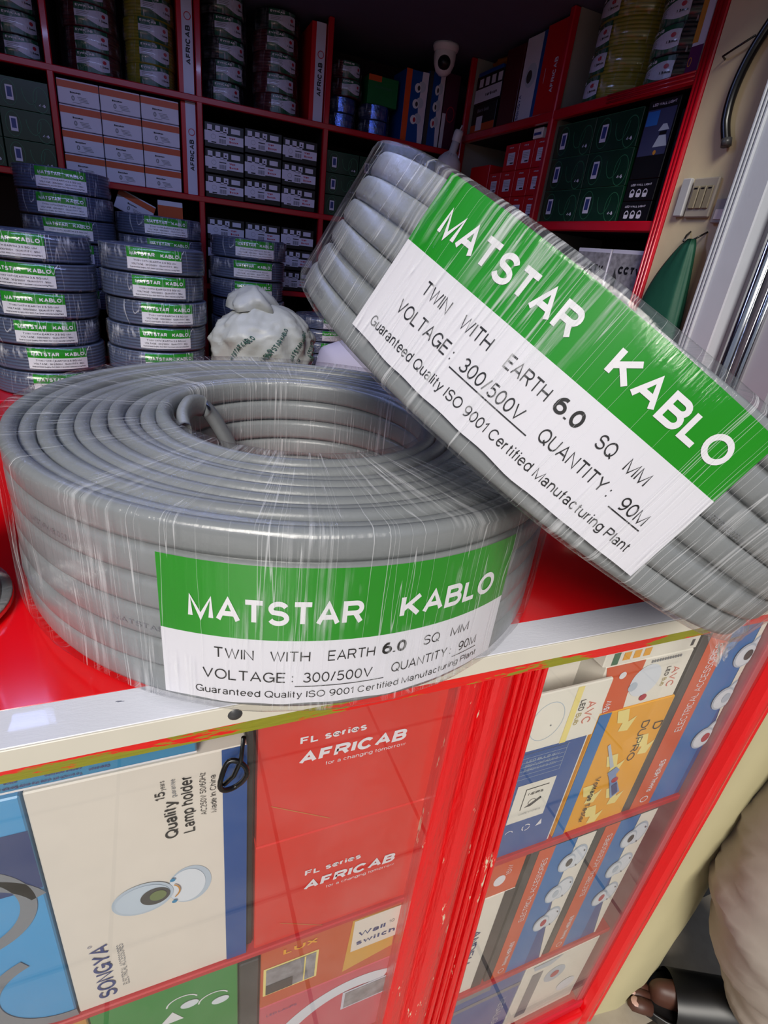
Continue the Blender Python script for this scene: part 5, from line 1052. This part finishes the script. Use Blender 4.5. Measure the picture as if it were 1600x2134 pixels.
for (u, v, r_) in ((-1.95, 1.05, 1.05), (-1.35, 0.85, 1.05), (-0.85, 1.0, 1.0), (-2.35, 1.35, 0.9), (-1.62, 1.55, 1.0), (-0.6, 1.5, 1.2), (-2.1, 0.7, -0.6), (-1.15, 1.5, 1.05)):
    d.text('MATSTAR KABLO', u, v, 0.10, m_sackp, width=0.80, rot=r_, weight=0.02)
sk = tag(mb.build('plastic_sack'), 'crumpled white plastic sack printed with green words between the coil stacks', 'sack')
mb = MB(); vs = []; nu, nv = 26, 9
for j in range(nv):
    q = j / (nv - 1)
    for i in range(nu):
        a = 2 * pi * i / nu; r = (0.046 - 0.034 * q + 0.016 * sin(q * pi)) * (1 + 0.20 * sin(a * 5 + q * 3) * (1 - q * 0.5) + 0.15 * noise.noise(Vector((cos(a) * 2, sin(a) * 2, q * 3))))
        vs.append((0.112 + r * cos(a) * 1.15, 0.955 + r * sin(a), TZ + 0.200 + 0.052 * q + 0.005 * sin(a * 3)))
mb.add(vs, [(j * nu + i, j * nu + (i + 1) % nu, (j + 1) * nu + (i + 1) % nu, (j + 1) * nu + i) for j in range(nv - 1) for i in range(nu)] + [tuple((nv - 1) * nu + i for i in range(nu))], m_sack, True)
mb.build('tied_neck', sk)

# ================================================================== PEOPLE
m_skin = mat('dark_skin', '#4a2b20', 0.5, bump=0.1); m_trous = mat('grey_brown_trouser_cloth', '#a0968c', 0.75, bump=0.35, bscale=30, var=0.08)
m_shirt = mat('lilac_grey_shirt_cloth', '#9793a6', 0.8, bump=0.3, bscale=30); m_hair = mat('black_hair', '#0b0908', 0.8, bump=1.0, bscale=300)
m_shirt2 = mat('dark_shirt_cloth', '#3a3c46', 0.8); m_sandal = mat('black_leather', '#060608', 0.4); m_eye = mat('eye_white', '#e8e4dc', 0.2); m_nail = mat('nail', '#c09a8c', 0.35)
def skin_obj(name, verts, edges, mtl, parent, levels=2, root=0):
    me = bpy.data.meshes.new(name); me.from_pydata([v[:3] for v in verts], edges, []); me.materials.append(mtl)
    o = bpy.data.objects.new(name, me); COL.objects.link(o); o.parent = parent
    md = o.modifiers.new('skin', 'SKIN'); md.use_smooth_shade = True
    lay = me.skin_vertices[0] if len(me.skin_vertices) else None
    if lay is None:
        bm = bmesh.new(); bm.from_mesh(me); bm.verts.layers.skin.verify(); bm.to_mesh(me); bm.free(); lay = me.skin_vertices[0]
    for i, v in enumerate(verts):
        lay.data[i].radius = (v[3], v[4] if len(v) > 4 else v[3]); lay.data[i].use_root = (i == root)
    sb = o.modifiers.new('subsurf', 'SUBSURF'); sb.levels = levels; sb.render_levels = levels
    ev = o.evaluated_get(bpy.context.evaluated_depsgraph_get()); me2 = bpy.data.meshes.new_from_object(ev); me2.name = name
    if len(me2.materials) == 0: me2.materials.append(mtl)
    for p_ in me2.polygons: p_.use_smooth = True
    o.modifiers.clear(); o.data = me2; return o
def chain(n0, n_): return [(n0 + i, n0 + i + 1) for i in range(n_ - 1)]
def hand(verts, edges, wrist, dirv, side, k):
    """palm plus four fingers and a thumb, slightly curled"""
    W_ = Vector(wrist); D_ = Vector(dirv).normalized(); Sd = Vector(side).normalized(); Nn = D_.cross(Sd).normalized(); b = len(verts)
    verts.append((*(W_ + D_ * 0.045 * k), 0.020 * k, 0.013 * k)); edges.append((b - 1, b)) ; pal = b
    for f, (off, ln) in enumerate(((-0.024, 0.062), (-0.008, 0.072), (0.008, 0.068), (0.022, 0.054))):
        p0 = W_ + D_ * 0.07 * k + Sd * off * k; prev = pal
        for q, (a, c_) in enumerate(((0, 0), (0.5, 0.1), (0.85, 0.32), (1.0, 0.5))):
            v = p0 + D_ * ln * a * k + Nn * ln * c_ * 0.5 * k; verts.append((*v, (0.0085 - 0.0012 * q) * k)); edges.append((prev, len(verts) - 1)); prev = len(verts) - 1
    prev = b - 1 if False else pal
    for q, v in enumerate((W_ + D_ * 0.03 * k - Sd * 0.030 * k, W_ + D_ * 0.055 * k - Sd * 0.045 * k + Nn * 0.01 * k, W_ + D_ * 0.078 * k - Sd * 0.048 * k + Nn * 0.018 * k)):
        verts.append((*v, (0.0105 - 0.0015 * q) * k)); edges.append((prev, len(verts) - 1)); prev = len(verts) - 1
def head(parent, cen, face, r=0.088):
    """eyes, brows, nose, mouth, ears and hair laid on the head"""
    F = Vector(face).normalized(); Sd = F.cross(Vector((0, 0, 1))).normalized(); Up = Sd.cross(F); c = Vector(cen)
    def at(a, b, d): return c + Sd * a + Up * b + F * d
    def blob(name, p, rad, m, sc=(1, 1, 1)):
        mb = MB(); pr = [(rad * sin(t), -rad * cos(t)) for t in [pi * i / 8 for i in range(9)]]; mb.lathe(pr, m, 14); o = mb.build(name, parent, local=True); o.location = p; o.scale = sc; return o
    for s_ in (-1, 1):
        e_ = blob('eye', at(s_ * 0.029, 0.004, r * 0.845), 0.0105, m_eye, (1, 1, 0.62)); blob('pupil', at(s_ * 0.029, 0.004, r * 0.925), 0.0050, m_blkp)
        blob('ear', at(s_ * r * 0.86, -0.008, -0.005), 0.02, m_skin, (0.5, 0.8, 1.3))
        MB().tube([at(s_ * 0.045, 0.024, r * 0.88), at(s_ * 0.030, 0.030, r * 0.95), at(s_ * 0.014, 0.026, r * 0.98)], 0.0035, m_hair, 8).build('eyebrow', parent, local=True)
    MB().tube([at(0, 0.010, r * 0.97), at(0, -0.015, r * 1.12), at(0, -0.024, r * 1.14), at(0, -0.030, r * 0.98)], [0.007, 0.011, 0.013, 0.009], m_skin, 10).build('nose', parent, local=True)
    MB().tube([at(-0.024, -0.055, r * 0.86), at(0, -0.053, r * 0.98), at(0.024, -0.055, r * 0.86)], [0.004, 0.007, 0.004], mat('lips', '#5a2a26', 0.4), 8).build('mouth', parent, local=True)
    mb = MB(); mb.lathe([(r * 0.93 * sin(t), r * 1.08 * cos(t)) for t in [pi * 0.52 * i / 9 for i in range(10)]], m_hair, 28); o = mb.build('hair', parent, local=True); o.location = c - F * 0.010 + Up * 0.012; o.rotation_euler = (Up * 0.9 - F * 0.45).to_track_quat('Z', 'Y').to_euler()
# customer standing right of the counter
cu = empty('person', (0, 0, 0), 'person in grey brown trousers and black sandals standing right of the counter', 'person')
V = []; E = []
def addc(items, link=None):
    b = len(V); V.extend(items); E.extend(chain(b, len(items)))
    if link is not None: E.append((link, b))
    return b
hx, hy = 0.86, -0.36
addc([(hx, hy, -0.03, 0.125, 0.10), (hx, hy, 0.08, 0.115, 0.09), (hx, hy + .01, 0.22, 0.125, 0.095), (hx, hy + .01, 0.36, 0.135, 0.095), (hx, hy, 0.45, 0.09, 0.07), (hx, hy, 0.51, 0.05), (hx, hy + .02, 0.57, 0.07, 0.08), (hx, hy + .02, 0.635, 0.083, 0.095), (hx, hy + .01, 0.70, 0.06, 0.07)])
for s_, ft in ((-1, None), (1, None)):
    kx = hx + s_ * 0.09
    if s_ < 0: P = [(0.765, -0.285, -0.10, 0.085), (0.700, -0.272, -0.30, 0.078), (0.675, -0.272, -0.50, 0.058), (0.735, -0.282, -0.68, 0.052), (0.815, -0.285, -0.875, 0.036), (0.79, -0.270, -0.915, 0.034), (0.72, -0.225, -0.925, 0.026, 0.034), (0.665, -0.192, -0.930, 0.018, 0.034)]
    else: P = [(hx + 0.10, hy - .03, -0.10, 0.085), (hx + 0.11, hy - .03, -0.30, 0.078), (hx + 0.11, hy - .02, -0.50, 0.058), (hx + 0.11, hy - .05, -0.68, 0.052), (hx + 0.11, hy - .06, -0.875, 0.036), (hx + 0.08, hy - .03, -0.915, 0.034), (hx + 0.02, hy + .03, -0.925, 0.026, 0.034), (hx - .03, hy + .08, -0.930, 0.018, 0.034)]
    addc(P, 0)
    arm = addc([(hx + s_ * 0.19, hy, 0.37, 0.052), (hx + s_ * 0.22, hy - .02, 0.22, 0.044), (hx + s_ * 0.235, hy - .01, 0.08, 0.036), (hx + s_ * 0.24, hy + .06, -0.04, 0.029), (hx + s_ * 0.235, hy + .12, -0.13, 0.022, 0.018)], 3)
    hand(V, E, (hx + s_ * 0.235, hy + .12, -0.13), (0, 0.5, -0.85), (1, 0, 0), 0.95)
# toes of the visible foot
skin_obj('body', V, E, m_skin, cu)
V2 = [(hx, hy, 0.0, 0.14, 0.115), (hx, hy, -0.05, 0.13, 0.11)]; E2 = [(0, 1)]
for P in ([(0.775, -0.292, -0.10, 0.112), (0.728, -0.276, -0.24, 0.112), (0.690, -0.276, -0.38, 0.106), (0.668, -0.276, -0.50, 0.116), (0.708, -0.282, -0.62, 0.098), (0.772, -0.292, -0.74, 0.078), (0.822, -0.300, -0.885, 0.074)], [(hx + 0.10, hy - .03, -0.10, 0.108), (hx + 0.11, hy - .03, -0.30, 0.10), (hx + 0.11, hy - .02, -0.52, 0.085), (hx + 0.11, hy - .05, -0.70, 0.078), (hx + 0.11, hy - .06, -0.885, 0.07)]):
    b = len(V2); V2 += P; E2 += chain(b, len(P)) + [(1, b)]
tr_ = skin_obj('trousers', V2, E2, m_trous, cu, 3)
for v in tr_.data.vertices:
    c = v.co; d_ = Vector((v.normal.x, v.normal.y, 0)); f_ = noise.noise(Vector((c.x * 9, c.y * 9, c.z * 16 + c.x * 8))) * 0.012 + max(0, noise.noise(Vector((c.x * 5 + 3, c.y * 5, c.z * 26 - c.y * 20)))) * 0.020
    v.co = c + d_ * f_
V3 = [(hx, hy, -0.06, 0.140, 0.115), (hx, hy, 0.08, 0.130, 0.105), (hx, hy + .01, 0.22, 0.138, 0.11), (hx, hy + .01, 0.36, 0.148, 0.108), (hx, hy, 0.455, 0.085, 0.075)]; E3 = chain(0, 5)
for s_ in (-1, 1):
    b = len(V3); V3 += [(hx + s_ * 0.19, hy, 0.37, 0.066), (hx + s_ * 0.22, hy - .02, 0.22, 0.060)]; E3 += [(3, b), (b, b + 1)]
skin_obj('shirt', V3, E3, m_shirt2, cu)
head(cu, (hx, hy + .02, 0.625), (-0.6, 0.8, 0))
for (p0, dr, nm) in (((0.665, -0.192, -0.934), (-0.85, 0.52, 0), 'toe'),):
    D_ = Vector(dr).normalized(); Sd = D_.cross(Vector((0, 0, 1)))
    for k_, (o_, ln, r_) in enumerate(((-0.026, 0.034, 0.0125), (-0.009, 0.034, 0.010), (0.004, 0.030, 0.0095), (0.016, 0.025, 0.009), (0.027, 0.018, 0.0085))):
        a = Vector(p0) + Sd * o_; mb = MB().tube([a, a + D_ * ln * 0.6 + Vector((0, 0, 0.003)), a + D_ * ln, a + D_ * (ln + 0.006)], [r_, r_ * 1.05, r_ * 0.85, r_ * 0.3], m_skin, 10)
        t_ = mb.build('toe', cu, local=True)
        MB().lathe([(0, 0.0025), (r_ * 0.5, 0.002), (r_ * 0.7, 0)], m_nail, 10).build('toe_nail', t_, local=True).location = a + D_ * ln * 0.85 + Vector((0, 0, r_ * 0.85))
mbs = MB(); C_ = Vector((0.745, -0.240, -0.948)); D_ = Vector((-0.85, 0.52, 0)).normalized(); Sd = D_.cross(Vector((0, 0, 1)))
sole = [(C_ + D_ * (0.125 * cos(t)) + Sd * (0.048 * sin(t) * (1 + 0.12 * cos(t)))) for t in [2 * pi * i / 28 for i in range(28)]]
mbs.prism([(p_.x, p_.y) for p_ in sole], 'z', -0.9495, -0.936, m_sandal, False); so = mbs.build('sandal_sole', cu, local=True)
mbs = MB(); vs = []
for j in range(9):
    q = j / 8
    for i in range(13):
        a = pi * i / 12; c0 = C_ + D_ * (0.055 - 0.105 * q); r1 = 0.047 + 0.003 * q; vs.append(c0 + Sd * r1 * cos(a) + Vector((0, 0, 0.010 + (0.044 + 0.024 * q) * sin(a))))
mbs.add(vs, [(j * 13 + i, j * 13 + i + 1, (j + 1) * 13 + i + 1, (j + 1) * 13 + i) for j in range(8) for i in range(12)], m_sandal, True); mbs.build('sandal_strap', cu, local=True)
mbs = MB().tube([C_ + D_ * 0.118 * cos(t) * 1.0 + Sd * 0.048 * sin(t) * (1 + 0.1 * cos(t)) + Vector((0, 0, 0.014)) for t in [-1.5 + 3.0 * i / 16 for i in range(17)]], 0.0035, m_sandal, 8); mbs.build('sandal_rim', cu, local=True)
# shopkeeper sitting behind the counter
sk2 = empty('person', (0, 0, 0), 'person in lilac grey shirt seated behind the counter, mostly hidden by the leaning coil', 'person')
sx_, sy_ = 0.400, 0.66
V = []; E = []
addc([(sx_, sy_, -0.43, 0.12, 0.10), (sx_, sy_ - .01, -0.30, 0.11, 0.09), (sx_, sy_ - .03, -0.16, 0.12, 0.09), (sx_, sy_ - .05, 0.02, 0.13, 0.09), (sx_, sy_ - .07, 0.085, 0.070, 0.06), (sx_ + .02, sy_ - .08, 0.12, 0.045), (sx_ + .03, sy_ - .11, 0.16, 0.066, 0.075), (sx_ + .03, sy_ - .12, 0.215, 0.080, 0.09), (sx_ + .03, sy_ - .115, 0.27, 0.058, 0.065)])
for s_ in (-1, 1):
    addc([(sx_ + s_ * 0.10, sy_ - .10, -0.46, 0.085), (sx_ + s_ * 0.12, sy_ - .28, -0.45, 0.066), (sx_ + s_ * 0.125, sy_ - .29, -0.62, 0.054), (sx_ + s_ * 0.125, sy_ - .27, -0.87, 0.036), (sx_ + s_ * 0.125, sy_ - .31, -0.925, 0.028, 0.032), (sx_ + s_ * 0.125, sy_ - .38, -0.932, 0.018, 0.034)], 0)
    addc([(sx_ + s_ * 0.165, sy_ - .05, 0.03, 0.052), (sx_ + s_ * 0.20, sy_ - .06, -0.20, 0.042), (sx_ + s_ * 0.20, sy_ - .13, -0.32, 0.034), (sx_ + s_ * 0.17, sy_ - .23, -0.35, 0.022, 0.018)], 3)
    hand(V, E, (sx_ + s_ * 0.17, sy_ - .23, -0.35), (-s_ * 0.2, -1, -0.1), (1, 0, 0), 0.9)
skin_obj('body', V, E, m_skin, sk2)
V3 = [(sx_, sy_, -0.46, 0.135, 0.115), (sx_, sy_ - .01, -0.30, 0.125, 0.105), (sx_, sy_ - .03, -0.16, 0.135, 0.105), (sx_, sy_ - .05, 0.025, 0.140, 0.105), (sx_, sy_ - .065, 0.085, 0.080, 0.070)]; E3 = chain(0, 5)
for s_ in (-1, 1):
    b = len(V3); V3 += [(sx_ + s_ * 0.168, sy_ - .05, 0.032, 0.068), (sx_ + s_ * 0.205, sy_ - .06, -0.20, 0.058), (sx_ + s_ * 0.203, sy_ - .12, -0.305, 0.052)]; E3 += [(3, b), (b, b + 1), (b + 1, b + 2)]
skin_obj('shirt', V3, E3, m_shirt, sk2)
V2 = [(sx_, sy_, -0.46, 0.135, 0.12)]; E2 = []
for s_ in (-1, 1):
    b = len(V2); V2 += [(sx_ + s_ * 0.10, sy_ - .10, -0.46, 0.10), (sx_ + s_ * 0.12, sy_ - .28, -0.45, 0.080), (sx_ + s_ * 0.125, sy_ - .29, -0.62, 0.070), (sx_ + s_ * 0.125, sy_ - .275, -0.86, 0.055)]; E2 += [(0, b)] + chain(b, 4)
skin_obj('trousers', V2, E2, m_shirt2, sk2)
head(sk2, (sx_ + .03, sy_ - .12, 0.205), (0.1, -1, -0.25), 0.084)
st = empty('stool', (sx_, sy_ + 0.02, FZ - 0.025), 'round wooden stool under the seated person behind the counter', 'stool')
MB().lathe([(0, 0.355), (0.15, 0.355), (0.155, 0.37), (0.15, 0.385), (0, 0.388)], m_kraft, 36).build('seat', st, local=True)
for k in range(4):
    a = pi / 4 + k * pi / 2; MB().tube([(0.12 * cos(a), 0.12 * sin(a), 0.36), (0.15 * cos(a), 0.15 * sin(a), 0.0)], 0.014, m_kraft, 10).build('leg', st, local=True)
# ceiling tube fitting that holds the shop light
tf = empty('tube_light', (-0.15, 0.62, 0.775), 'fluorescent tube fitting on the shop ceiling above the frame', 'light')
MB().box(-0.62, 0.32, 0.605, 0.635, 0.779, 0.7995, m_plw, 0.002).build('housing', tf)
MB().tube([(-0.60, 0.62, 0.776), (0.30, 0.62, 0.776)], 0.006, mat('tube_glow', '#c8d0ff', 0.3, emit=4.0), 12).build('tube', tf)
